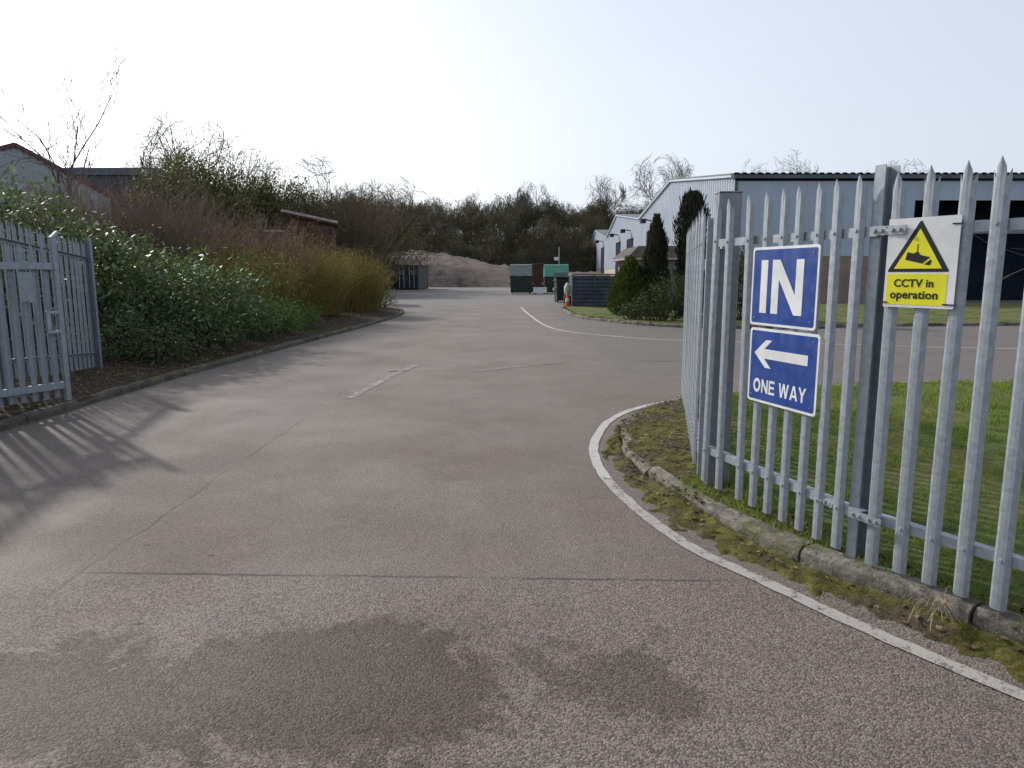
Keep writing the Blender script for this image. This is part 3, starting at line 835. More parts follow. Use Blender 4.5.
def pales(parent, a, d, ss, z0, me, rng, zslope=None, lean=.0034, off=0.0):
    """pales at distances ss along unit d from a (world xy); parent is unrotated"""
    ang = math.atan2(d[1], d[0]); pl = parent.location
    n = (math.sin(ang), -math.cos(ang))
    for s in ss:
        z = z0 if zslope is None else zslope(s)
        o = link('pale', me, parent, None, (a[0]+d[0]*s+n[0]*off-pl[0], a[1]+d[1]*s+n[1]*off-pl[1], z-pl[2]+rng.normal()*.004), ang)
        o.rotation_euler = (rng.normal()*lean, rng.normal()*lean*.8, ang+rng.normal()*.02)

def rail(parent, a, d, s0, s1, z, mat, size=.05, back=.004, name='rail', zend=None):
    """steel angle running behind the pales"""
    d = np.array(d); n = np.array([-d[1], d[0]])            # away from the road
    pl = np.array(parent.location)
    th = .006; zend = z if zend is None else zend
    mb = MB()
    for (o0, o1, h0, h1) in ((back, back+th, -size/2, size/2), (back+th, back+size, size/2-th, size/2)):
        vs = []
        for s, zz in ((s0, z), (s1, zend)):
            for o, h in ((o0, h0), (o1, h0), (o1, h1), (o0, h1)):
                p = np.array(a)+d*s+n*o
                vs.append((p[0]-pl[0], p[1]-pl[1], zz+h-pl[2]))
        mb.add(vs, [(0, 1, 2, 3), (7, 6, 5, 4), (0, 4, 5, 1), (1, 5, 6, 2), (2, 6, 7, 3), (3, 7, 4, 0)])
    return mb.build(name, mat, parent)

rngf = np.random.default_rng(3)
U1 = (FB-FA)/np.linalg.norm(FB-FA); U2 = np.array([.33, -.52]); U2 /= np.linalg.norm(U2)
U2 = (np.array([2.19, 3.0])-np.array([1.90, 3.50])); U2 /= np.linalg.norm(U2)
def fence_post(parent, p, d, z0, z1, mat, flange=.062, depth=.10, back=.012):
    """rolled steel joist: two flanges and a web; flange towards the road"""
    d = np.array(d); n = np.array([-d[1], d[0]]); c = np.array(p)-np.array(parent.location)[:2]; zz = parent.location[2]
    mb = MB(); t = .006
    mb.obox(c+n*(back+t/2), d, flange, t, z0-zz, z1-zz)
    mb.obox(c+n*(back+depth-t/2), d, flange, t, z0-zz, z1-zz)
    mb.obox(c+n*(back+depth/2)-d*(flange/2-.003), d, .005, depth-2*t-.002, z0-zz, z1-zz)
    return mb.build('post', mat, parent)

ff = empty('palisade_fence', (FB[0], FB[1], .10), 'galvanised palisade fence with pointed pales beside the mossy kerb, carrying the signs', 'fence')
pales(ff, FA, U1, [-.27, -.09, .15, .30, .45, .60, .75, .90, 1.05], .15, PALE, rngf)
pales(ff, (1.895, 3.505), U2, [.0, .15, .30, .45, .61, .77, .93, 1.09, 1.25, 1.41], .15, PALE, rngf)
for z in (.385, 1.862):
    rail(ff, FA, U1, -.29, 1.20, z, M['galv'])
    rail(ff, (1.895, 3.505), U2, -.02, 1.75, z, M['galv'])
fence_post(ff, FB+np.array([-.016, .105]), U1*.6+U2*.4, .02, 2.19, M['galv'], .062)
fence_post(ff, np.array([1.895, 3.505])+U2*1.62, U2, .02, 2.19, M['galv_dark'])
# fish plates with bolts where rails meet the posts
def fishplate(parent, p, d, z, mat, L=.20):
    d = np.array(d); n = np.array([-d[1], d[0]]); c = np.array(p)-np.array(parent.location)[:2]; z -= parent.location[2]
    mb = MB(); mb.obox(c-n*.003, d, L, .006, z-.022, z+.022)
    for s in (-.35, -.15, .15, .35):
        q = c+d*s*L; mb.tube((q[0]-n[0]*.006, q[1]-n[1]*.006, z), (q[0]-n[0]*.018, q[1]-n[1]*.018, z), .011, .009, 6)
    return mb.build('fishplate', mat, parent)
for z in (.385, 1.862):
    fishplate(ff, FB, (U1+U2)/np.linalg.norm(U1+U2), z, M['galv'])
fishplate(ff, FA+U1*.97, U1, .385, M['galv'], .12)
# square hollow gate post at the corner
dn = np.array([-U1[1], U1[0]])
gp = empty('gate_post', (1.527, 5.085, .08), 'wide square steel gate post behind the left end of the signed fence', 'gate post')
MB().obox((0, 0), (1, -.04), .158, .15, -.05, 2.13).build('post', M['galv_dark'], gp, .006)
MB().obox((0, 0), (1, -.04), .162, .154, 2.131, 2.139).build('cap', M['galv_dark'], gp)
mb = MB(); mb.obox((-.05, -.10), (1, -.04), .03, .05, 1.745, 1.795); mb.tube((-.05, -.12, 1.77), (-.05, -.145, 1.77), .014, .012, 6)
mb.build('latch', M['white_paint'], gp)

# gate leaves -----------------------------------------------------------------
def gate_leaf(loc, d, L, z0, label, mat, pale, lockend=1, pitch=.15):
    """leaf from the latch end at loc, running along d for L; outer face on the side of local -y"""
    d = np.array(d, float); d /= np.linalg.norm(d); n = np.array([-d[1], d[0]])
    t = empty('palisade_gate', (loc[0], loc[1], z0), label, 'gate', 'open palisade gate leaves')
    zt = 1.93
    for s, hh in ((.03, zt+.02), (L-.03, zt+.02)):
        mb = MB(); mb.obox(d*s+n*.035, d, .06, .06, 0.02, hh); mb.build('stile', mat, t, .004)
    for za, zb in ((.17, .25), (1.58, 1.66)):
        mb = MB(); mb.obox(d*L/2+n*.030, d, L-.122, .045, za, zb); mb.build('rail', mat, t, .003)
    rng = np.random.default_rng(int(L*100))
    ss = np.arange(.13, L-.1, pitch)
    pales(t, (loc[0], loc[1]), d, ss, z0+.06, pale, rng, off=-.002)
    return t
# left leaf: seen from the road its inner face with rails in front of the pales
gl = gate_leaf((-5.40, 8.40), (-.43, -.90), 4.0, .12, 'grey palisade gate leaf open on the left kerb with slide latch and small plate', M['galv_dull'], PALE_G, pitch=.128)
d = np.array([-.43, -.90]); d /= np.linalg.norm(d); n = np.array([-d[1], d[0]])
mb = MB(); mb.obox(d*.13+n*.05, d, .15, .05, 1.07, 1.10); mb.obox(d*.13+n*.05, d, .15, .05, .84, .87); mb.obox(d*.185+n*.05, d, .045, .05, .871, 1.069)
mb.build('latch', M['galv'], gl)
mb = MB(); mb.obox(d*.40+n*.070, d, .16, .006, 1.22, 1.55); mb.build('plate', M['galv_dull'], gl)
mb = MB(); mb.bar((*(d*.05+n*.035), 1.945), (*(d*-.03+n*.035), 2.02), .05, .03); mb.build('stile_point', M['galv'], gl)

# right leaf, open into the site, seen almost edge on
d = (GATE_B-GATE_A)/np.linalg.norm(GATE_B-GATE_A)
gr = gate_leaf(tuple(GATE_B), tuple(-d), np.linalg.norm(GATE_B-GATE_A), .10, 'pale steel palisade gate leaf swung back along the mossy verge, seen edge on', M['galv'], PALE)

# left boundary fence climbing the bank behind the gate
LF = np.array([-6.62, 11.0]); LD = np.array([.16, -.985]); LD /= np.linalg.norm(LD)
lf = empty('palisade_fence', (LF[0], LF[1], .15), 'dull grey palisade fence behind the open left gate, half buried in evergreen shrubs', 'fence')
slope = lambda s: .17+.075*s
LD2 = LD
pales(lf, LF, LD, np.arange(.0, 4.2, .15), .17, PALE_L, rngf, slope)
rail(lf, LF, LD, -.02, 2.75, .40, M['galv_dull'], zend=.61); rail(lf, LF, LD, -.02, 2.75, 1.88, M['galv_dull'], zend=2.09)
rail(lf, LF, LD, 2.76, 4.2, .61, M['galv_dull'], zend=.72); rail(lf, LF, LD, 2.76, 4.2, 2.09, M['galv_dull'], zend=2.2)
fence_post(lf, LF-LD*.06, LD, .0, 2.2, M['galv_dull'], .07, .08); fence_post(lf, LF+LD*2.755, LD, .1, 2.45, M['galv_dull'])

# ------------------------------------------------------------------ signs
def rrect(x0, x1, z0, z1, r, n=4):
    pts = []
    for cx, cz, a0 in ((x1-r, z1-r, 0), (x0+r, z1-r, PI/2), (x0+r, z0+r, PI), (x1-r, z0+r, 1.5*PI)):
        for i in range(n+1):
            a = a0+PI/2*i/n; pts.append((cx+r*math.cos(a), cz+r*math.sin(a)))
    return pts

def text_mesh(txt, width, height, bold=0.0, spacing=1.0):
    """a word as flat extruded letters, width x height, from 0,0; in the xz plane facing -y"""
    cu = bpy.data.curves.new('lettering', 'FONT'); cu.body = txt; cu.size = 1; cu.offset = bold; cu.extrude = .002; cu.space_character = spacing
    cu.resolution_u = 6
    ob = bpy.data.objects.new('lettering', cu); COL.objects.link(ob)
    dg = bpy.context.evaluated_depsgraph_get(); me = bpy.data.meshes.new_from_object(ob.evaluated_get(dg))
    bpy.data.objects.remove(ob); bpy.data.curves.remove(cu)
    co = np.zeros(len(me.vertices)*3); me.vertices.foreach_get('co', co); co = co.reshape(-1, 3)
    mn, mx = co.min(0), co.max(0)
    x = (co[:, 0]-mn[0])/(mx[0]-mn[0])*width; z = (co[:, 1]-mn[1])/(mx[1]-mn[1])*height
    y = -np.where(co[:, 2] > 0, .0012, 0)
    me.vertices.foreach_set('co', np.stack([x, y, z], 1).ravel()); me.update()
    for i in range(len(me.materials)): me.materials.pop()
    return me

def sign_root(name, p, d, z, label):
    return empty(name, (p[0], p[1], z), label, 'sign', None, math.atan2(d[1], d[0]))
NUDGE = .034
n1 = np.array([U1[1], -U1[0]]); n2 = np.array([U2[1], -U2[0]])     # towards the road
# IN : local origin is its lower left corner on the face
W_, H_ = .595, .478
p0 = FA+U1*.22+n1*NUDGE
si = sign_root('direction_sign', p0, U1, 1.335, 'square blue sign reading IN in tall white letters, fixed to the fence')
MB().prism(rrect(0, W_, 0, H_, .02), -.002, .002).build('panel', M['sign_white'], si)
MB().prism(rrect(.016, W_-.016, .016, H_-.016, .012), -.0035, -.0022).build('blue_field', M['sign_blue'], si)
zb, zt = .16*H_, .835*H_
fx = lambda f: f*W_
mb = MB(); mb.prism([(fx(.155), zb), (fx(.155), zt), (fx(.262), zt), (fx(.262), zb)], -.005, -.0037)
x0, x1, sw = fx(.335), fx(.80), fx(.108)
mb.prism([(x0, zb), (x0, zt), (x0+sw*1.05, zt), (x1-sw, zb+.36*(zt-zb)), (x1-sw, zt), (x1, zt), (x1, zb), (x1-sw*1.05, zb), (x0+sw, zt-.36*(zt-zb)), (x0+sw, zb)], -.005, -.0037)
mb.build('lettering', M['sign_white'], si)
def screws(t, W, H, ins=.045):
    for x in (ins, W-ins):
        for z in (ins, H-ins): MB().tube((x, -.0037, z), (x, -.007, z), .006, .005, 8).build('screw', M['galv_dark'], t)
screws(si, W_, H_)
# ONE WAY
W2, H2 = .625, .465
p0 = FA+U1*.235+n1*NUDGE
so = sign_root('direction_sign', p0, U1, .852, 'blue ONE WAY sign with a white left arrow, below the IN sign')
MB().prism(rrect(0, W2, 0, H2, .02), -.002, .002).build('panel', M['sign_white'], so)
MB().prism(rrect(.016, W2-.016, .016, H2-.016, .012), -.0035, -.0022).build('blue_field', M['sign_blue'], so)
cz = .665*H2; k = .064*H2; hw = .185*H2; ax = .085*W2
MB().prism([(ax, cz), (ax+.175*W2, cz+hw), (ax+.265*W2, cz+hw), (ax+.155*W2, cz+k), (.865*W2, cz+k), (.865*W2, cz-k), (ax+.155*W2, cz-k), (ax+.265*W2, cz-hw), (ax+.175*W2, cz-hw)], -.005, -.0037).build('arrow', M['sign_white'], so)
# block letters built as polygons, unit box, stroke s
def ring(cx, cz, rx, rz, s, a0=0, a1=2*PI, n=28):
    o = []; i_ = []
    for k in range(n+1):
        a = a0+(a1-a0)*k/n; o.append((cx+rx*math.cos(a), cz+rz*math.sin(a))); i_.append((cx+(rx-s)*math.cos(a), cz+(rz-s)*math.sin(a)))
    return o+i_[::-1]
def letter_polys(ch, s=.21):
    if ch == 'O': return [ring(.5, .5, .5, .52, s*1.05, 0, PI), ring(.5, .5, .5, .52, s*1.05, PI, 2*PI)], 1.12
    if ch == 'N': return [[(0, 0), (0, 1), (s, 1), (1-s, .36), (1-s, 1), (1, 1), (1, 0), (1-s, 0), (s, .64), (s, 0)]], 1.0
    if ch == 'E': return [[(0, 0), (0, 1), (1, 1), (1, 1-.17), (s*1.1, .83), (s*1.1, .59), (.92, .59), (.92, .42), (s*1.1, .42), (s*1.1, .17), (1, .17), (1, 0)]], .86
    if ch == 'W':
        q = .155
        return [[(0, 1), (q, 1), (.27, .28), (.42, 1), (.58, 1), (.73, .28), (1-q, 1), (1, 1), (.81, 0), (.65, 0), (.5, .7), (.35, 0), (.19, 0)]], 1.45
    if ch == 'A': return [[(0, 0), (.38, 1), (.62, 1), (1, 0), (.78, 0), (.5, .79), (.22, 0)], [(.23, .20), (.30, .36), (.70, .36), (.77, .20)]], 1.1
    if ch == 'Y': return [[(.39, 0), (.39, .42), (0, 1), (.24, 1), (.5, .60), (.76, 1), (1, 1), (.61, .42), (.61, 0)]], 1.05
mb = MB(); x = 0.0; items = []
for ch in 'ONE WAY':
    if ch == ' ': x += .38; continue
    P_, wd = letter_polys(ch); wd *= .78
    items.append((x, wd, P_)); x += wd+(.07 if ch == 'A' else .13)
tot = x-.13; scx = .775*W2/tot; lh = .185*H2; lx = .095*W2; lz = .135*H2
for x0, wd, P_ in items:
    for j, pp in enumerate(P_):
        e = .0003*j
        mb.prism([(lx+(x0+a*wd)*scx, lz+b*lh) for a, b in pp], -.005-e, -.0037)
mb.build('lettering', M['sign_white'], so)
screws(so, W2, H2)
# CCTV
W3, H3 = .338, .424
p0 = np.array([1.874, 3.527])+n2*.019
p0 = np.array([1.895, 3.505])+U2*(-.030)+n2*.032
sc = sign_root('warning_sign', p0, U2, 1.490, 'white and yellow CCTV in operation sign with camera triangle, tied to the pales')
MB().prism(rrect(0, W3, 0, H3, .004), -.0015, .0015).build('panel', M['sign_white'], sc)
bx0, bx1, bz0, bz1 = .012, W3-.038, .013, .161
MB().prism([(bx0, bz0), (bx0, bz1), (bx1, bz1), (bx1, bz0)], -.0026, -.0016).build('caption_field', M['sign_yellow'], sc)
tx0, tx1, tz0, tz1 = .012, W3-.034, .170, .408; tm = (tx0+tx1)/2
MB().prism([(tx0+.004, tz0), (tx0, tz0+.006), (tm-.004, tz1), (tm+.004, tz1), (tx1, tz0+.006), (tx1-.004, tz0)], -.0026, -.0016).build('triangle_border', M['black'], sc)
ins = .018
MB().prism([(tx0+ins*1.75, tz0+ins*.85), (tm, tz1-ins*2.0), (tx1-ins*1.75, tz0+ins*.85)], -.0036, -.0027).build('triangle_field', M['sign_yellow'], sc)
mb = MB()
def rot(pts, c, a): return [(c[0]+(x-c[0])*math.cos(a)-(z-c[1])*math.sin(a), c[1]+(x-c[0])*math.sin(a)+(z-c[1])*math.cos(a)) for x, z in pts]
cc = (tm-.004, tz0+.062); a = -R(13)
mb.prism(rot([(cc[0]-.055, cc[1]-.017), (cc[0]-.055, cc[1]+.020), (cc[0]+.058, cc[1]+.020), (cc[0]+.030, cc[1]-.017)], cc, a), -.0046, -.0037)
mb.prism(rot([(cc[0]+.040, cc[1]-.019), (cc[0]+.063, cc[1]+.010), (cc[0]+.070, cc[1]+.004), (cc[0]+.068, cc[1]-.017)], cc, a), -.0046, -.0037)
mb.prism([(cc[0]-.0035, cc[1]+.022), (cc[0]-.0035, cc[1]+.068), (cc[0]+.0005, cc[1]+.068), (cc[0]+.0005, cc[1]+.022)], -.0046, -.0037)
mb.prism([(cc[0]-.018, cc[1]+.0245), (cc[0]-.004, cc[1]+.033), (cc[0]+.001, cc[1]+.033), (cc[0]+.014, cc[1]+.019)], -.0049, -.0037)
mb.build('camera_symbol', M['black'], sc)
for txt, x0, z0, w, h in (('CCTV in', .050, .098, .190, .038), ('operation', .034, .030, .230, .050)):
    me = text_mesh(txt, w, h, .022, 1.04)
    o = link('lettering', me, sc, M['black'], (x0, -.0030, z0))
mb = MB()
for x0, x1, z in ((-.012, .024, .386), (W3-.036, W3+.012, .386), (-.014, .022, .024), (W3-.05, W3+.008, .020)):
    MB().bar((x0, -.004, z), (x1, -.004, z-.001), .003, .006).build('cable_tie', M['black'], sc)

# ------------------------------------------------------------------ the units on the right
wh = empty('warehouse', (13.1, 42.5, 0), 'long warehouse with white ribbed gables facing the road and blue grey front wall', 'warehouse')
GAB = [(42.5, 7.45), (59.2, 9.3), (73.1, 7.35), (89.0, 8.95), (97.8, 6.75), (111, 8.4), (118, 6.3)]
gy = lambda y: float(np.interp(y, [g[0] for g in GAB], [g[1] for g in GAB]))
DOORS = [(64.6, 69.2, 5.7), (76.6, 81, 5.5), (85.4, 89.4, 5.5), (100.6, 104.2, 5.4), (110, 113.2, 5.2)]
# ribbed gable wall as real corrugation
V = []; F = []
y = 42.5; i = 0; rows = []
while y < 118:
    for dy, dx in ((0, 0), (.28, 0), (.33, -.08), (.45, -.08)):
        yy = min(y+dy, 118); rows.append((yy, dx))
    y += .5
ysplit = sorted(set(rows))
rows = ysplit
for yy, dx in rows:
    V += [(dx, yy-42.5, 2.35), (dx, yy-42.5, gy(yy)-.02)]
F = [(2*i, 2*i+1, 2*i+3, 2*i+2) for i in range(len(rows)-1)]
link('gable_wall', np_mesh('gable_wall', V, F), wh, M['clad_white'])
MB().box(-.02, .25, .0, 75.5, -.05, 2.33).build('plinth', M['cream'], wh)
for a, b, z in DOORS:
    o = MB().box(-.09, -.056, a-42.5, b-42.5, 0, z).build('door', M['door_navy'], wh)
    mb = MB(); mb.bar((-.06, (a+b)/2-42.5, z+.85), (-.75, (a+b)/2-42.5-.2, z+.95), .1, .1); mb.box(-1.15, -.7, (a+b)/2-43.1, (a+b)/2-42.3, z+.62, z+1.0)
    mb.build('floodlight', M['black'], wh)
# front wall (towards the camera)
XW = 40
op0, op1 = 10.7, 26.5         # loading bay
def ribbed(name, x0, x1, z0, z1, mat):
    """trapezoid ribbed sheet, one connected skin facing -y"""
    xs_ = []; x = x0
    while x < x1:
        for dx, dy in ((0, 0), (.24, 0), (.28, -.03), (.36, -.03), (.40, 0)): xs_.append((min(x+dx, x1), dy))
        x += 1.0
    xs_ = sorted(set(xs_+[(x1, 0)])); V = []
    for x, dy in xs_: V += [(x, dy, z0), (x, dy, z1)]
    return link(name, np_mesh(name, V, [(2*i, 2*i+2, 2*i+3, 2*i+1) for i in range(len(xs_)-1)]), wh, mat)
ribbed('front_wall', 0, op0, 2.72, 7.05, M['clad_blue']); ribbed('front_wall', op0+.001, op1, 5.95, 7.05, M['clad_blue']); ribbed('front_wall', op1+.001, XW, 2.72, 7.05, M['clad_blue'])
MB().box(.0, op0, -.06, .2, -.05, 2.715).build('brick_wall', M['brick'], wh); MB().box(op1+.001, XW, -.06, .2, -.05, 2.715).build('brick_wall', M['brick'], wh)
mb = MB(); mb.box(-.15, XW, -.25, -.04, 7.18, 7.39); mb.build('fascia', M['fascia'], wh)
V = []
for k in range(0, int(XW/.45)):
    for dx, dz in ((-.1, .10), (.12, .10), (.17, .012), (.30, .012)): V += [(k*.45+dx, -.32, 7.40+dz), (k*.45+dx, .1, 7.40+dz)]
link('eaves_sheet', np_mesh('eaves_sheet', V, [(2*i, 2*i+2, 2*i+3, 2*i+1) for i in range(len(V)//2-1)]), wh, M['fascia'])
mb = MB(); mb.box(-.02, .14, -.12, .0, 0, 7.05); mb.build('corner_trim', M['fascia'], wh)
mb = MB(); mb.box(op0, op0+.2, .21, 3.0, 0, 5.95); mb.box(op1-.2, op1, .21, 3.0, 0, 5.95); mb.box(op0+.2, op1-.2, 2.9, 3.0, 0, 5.95); mb.box(op0, op1, .21, 3.0, 5.955, 6.05)
mb.build('loading_bay', M['door_navy'], wh)
mb = MB()
for k in range(22): mb.box(op0+.22, op1-.22, 2.82+.03*(k % 2), 2.89, .05+k*.265, .30+k*.265)
mb.build('roller_door', M['door_navy'], wh)
mb = MB(); mb.box(op0+.2, op1-.2, .35, .55, 4.05, 4.65); mb.build('bay_beam', M['beam'], wh)
for x in (27.2, 33): MB().box(x, x+.11, -.16, -.062, 0, 7.05).build('downpipe', M['fascia'], wh)
MB().box(1.1, 2.1, -.09, -.062, 0, 2.1).build('personnel_door', M['door_navy'], wh)
# roof slopes
mb = MB()
for (a, za), (b, zb_) in zip(GAB[:-1], GAB[1:]):
    mb.add([(-.25, a-42.5, za+.04), (XW, a-42.5, za+.04), (XW, b-42.5, zb_+.04), (-.25, b-42.5, zb_+.04), (-.25, a-42.5, za-.06), (-.25, b-42.5, zb_-.06)], [(0, 1, 2, 3), (0, 3, 5, 4)])
mb.build('roof', M['roof_grey'], wh)
mb = MB()
for (a, za), (b, zb_) in zip(GAB[:-1], GAB[1:]):
    mb.bar((-.16, a-42.5, za-.08), (-.16, b-42.5, zb_-.08), .16, .22)
mb.build('verge_trim', M['clad_white'], wh)

lb = empty('low_building', (5.85, 35.6, 0), 'low grey building with a brown mansard roof behind the cypress trees', 'building')
MB().box(.25, 5.2, .25, 5.2, -.05, 2.45).build('wall', M['render_grey'], lb)
MB().add([(-.1, -.1, 2.451), (5.5, -.1, 2.451), (5.5, 5.5, 2.451), (-.1, 5.5, 2.451), (.55, .4, 3.05), (4.9, .4, 3.05), (4.9, 5, 3.05), (.55, 5, 3.05)],
         [(0, 3, 2, 1), (4, 5, 6, 7), (0, 1, 5, 4), (1, 2, 6, 5), (2, 3, 7, 6), (3, 0, 4, 7)]).build('roof', M['felt'], lb)
MB().box(-.14, 5.54, -.14, 5.54, 2.36, 2.448).build('fascia', M['pale_trim'], lb)

# ------------------------------------------------------------------ bins and stores
def bin_box(name, loc, W, D, Hf, Hb, lidm, label, rz=0.0, ribs=True, bodym='bin_green'):
    """large lidded trade bin: tapered body, ribs, sloping corrugated lid, lifting pockets, feet"""
    t = empty(name, loc, label, 'bin', 'trade waste bins', rz)
    w, d_ = W/2, D/2
    MB().add([(-w*.94, -d_*.9, .10), (w*.94, -d_*.9, .10), (w*.94, d_*.9, .10), (-w*.94, d_*.9, .10), (-w, -d_, Hf), (w, -d_, Hf), (w, d_, Hf), (-w, d_, Hf)],
             [(0, 3, 2, 1), (4, 5, 6, 7), (0, 1, 5, 4), (1, 2, 6, 5), (2, 3, 7, 6), (3, 0, 4, 7)]).build('body', M[bodym], t, .02)
    mb = MB()
    for k in range(5):
        x = -w*.8+w*1.6*k/4; mb.bar((x, -d_*.9-.03, .14), (x, -d_-.03, Hf-.12), .05, .05)
    mb.build('rib', M[bodym], t)
    MB().box(-w-.04, w+.04, -d_-.05, d_+.04, Hf+.002, Hf+.08).build('rim', M[bodym], t, .01)
    # lid: sloping sheet with horizontal ridges, closed below
    pr = []
    n = 7
    for i in range(n):
        f = i/n; y0 = -d_-.03+f*(d_*1.35); z0 = Hf+.085+(Hb-Hf-.1)*f
        pr += [(y0, z0), (y0-.02, z0+(Hb-Hf-.1)/n*.55+.04), (y0+d_*1.35/n*.8, z0+(Hb-Hf-.1)/n*.9)]
    pr += [(d_*.45, Hb), (d_, Hf+.5), (d_, Hf+.085)]
    m = len(pr); mb = MB()
    mb.add([(-w, y, z) for y, z in pr]+[(w, y, z) for y, z in pr], [tuple(range(m)), tuple(range(2*m-1, m-1, -1))]+[(k, m+k, m+(k+1) % m, (k+1) % m) for k in range(m)])
    mb.build('lid', M[lidm], t)
    mb = MB()
    for s in (-1, 1): mb.box(s*(w+.05)-.06, s*(w+.05)+.06, -d_*.5, d_*.5, Hf*.55, Hf*.55+.16)
    mb.build('lifting_pocket', M['galv_dark'], t)
    mb = MB()
    for x in (-w*.8, w*.8):
        for yy in (-d_*.75, d_*.75): mb.tube((x-.04, yy, .075), (x+.04, yy, .075), .078, .078, 12)
    mb.build('wheel', M['rubber'], t)
    return t
b1 = bin_box('trade_bin', (.76, 59.9, 0), 1.85, 1.6, 1.42, 2.45, 'lid_grey', 'dark green trade bin with a grey sloping lid, farthest left of the bins')
MB().box(-.55, .35, -.83, -.78, 1.50, 1.52).build('lid_bar', M['white_paint'], b1)
bin_box('trade_bin', (3.78, 60.5, 0), 2.1, 1.6, 1.36, 2.45, 'lid_mint', 'dark green trade bin with a mint green ribbed lid')
bin_box('trade_bin', (2.98, 42.0, 0), .82, 1.5, 1.22, 1.45, 'bin_green', 'narrow dark green bin beside the slatted store', 0.05)
rb = empty('rusty_container', (2.35, 65.5, 0), 'rust brown container standing between the grey and mint lidded bins', 'container')
mb = MB().box(-.65, .65, 0, 2.6, .05, 2.5)
mb.build('body', M['rust'], rb)
mb = MB()
for k in range(6): mb.box(-.62+k*.22, -.52+k*.22, -.06, -.002, .1, 2.4)
mb.build('rib', M['rust'], rb)
mb = MB(); mb.bar((-.7, 0, 2.56), (.7, 0, 2.62), .12, .10); mb.build('top_rail', M['rust_pink'], rb)
wb = empty('white_box', (2.32, 58.6, 0), 'low white box on the tarmac between the two trade bins', 'box')
MB().box(-.55, .55, -.3, .3, .08, .52).build('body', M['white_paint'], wb, .02)
MB().box(-.58, .58, -.33, .33, .521, .56).build('lid', M['white_paint'], wb)
mb = MB(); mb.box(-.5, -.3, -.25, .25, 0, .079); mb.box(.3, .5, -.25, .25, 0, .079); mb.build('skid', M['rubber'], wb)

ss_ = empty('slatted_store', (2.95, 34.2, .0), 'slate blue board store with horizontal slats and a flat weathered top, beside the golden conifer', 'store')
mb = MB()
for k in range(8): mb.box(0, 3.1, 0, .03, .13+k*.182, .13+k*.182+.145); 
mb.build('front_panel', M['slat'], ss_)
mb = MB()
for k in range(8): mb.box(0, .03, .031, 2.4, .13+k*.182, .13+k*.182+.165)
mb.build('side_panel', M['slat'], ss_)
mb = MB(); mb.box(.06, 3.1, .06, 2.38, .1, 1.55); mb.build('carcass', M['cont_grey'], ss_)
mb = MB(); mb.box(-.06, 3.16, -.06, 2.46, 1.59, 1.66); mb.build('top', M['slat_top'], ss_)
mb = MB()
for x in (-.045, 1.0, 2.05, 3.06): mb.box(x, x+.07, -.045, -.001, .08, 1.585)
mb.build('batten', M['slat'], ss_)
tc = empty('traffic_cone', (2.72, 34.6, 0.0), 'orange and white traffic cone at the corner of the slatted store', 'traffic cone')
MB().box(-.2, .2, -.2, .2, 0.0, .05).build('base', M['rubber'], tc, .01)
MB().tube((0, 0, .05), (0, 0, .32), .15, .105, 16).build('cone', M['orange'], tc); MB().tube((0, 0, .50), (0, 0, .72), .076, .035, 16).build('cone_tip', M['orange'], tc)
MB().tube((0, 0, .32), (0, 0, .50), .107, .078, 16).build('reflective_band', M['white_paint'], tc)
sk = bpy.data.meshes.new('sack'); bm = bmesh.new(); bmesh.ops.create_icosphere(bm, subdivisions=4, radius=1)
for v in bm.verts:
    f = 1+.16*mnoise.noise(v.co*1.8)+.07*mnoise.noise(v.co*5); v.co = Vector((v.co.x*.15*f, v.co.y*.22*f, .88+v.co.z*.34*f))
for v in bm.verts: v.co.z = max(v.co.z, .56)
bm.to_mesh(sk); bm.free()
sk.polygons.foreach_set('use_smooth', [True]*len(sk.polygons))
sb = empty('rubbish_sack', (2.78, 35.6, 0), 'pale green and white sack propped on a crate beside the slatted store', 'sack')
link('sack_body', sk, sb, M['sack'])
MB().box(-.16, .16, -.25, .25, 0, .56).build('crate', M['rust'], sb, .02)

sp_ = empty('sign_post', (4.5, 68, 0), 'thin grey post with a small pale sign above the mint lidded bin', 'sign post')
MB().tube((0, 0, 0), (0, 0, 4.2), .05, .05, 8).build('pole', M['galv'], sp_)
MB().box(-.48, -.06, -.03, .0, 2.95, 3.25).build('plate', M['sign_white'], sp_)

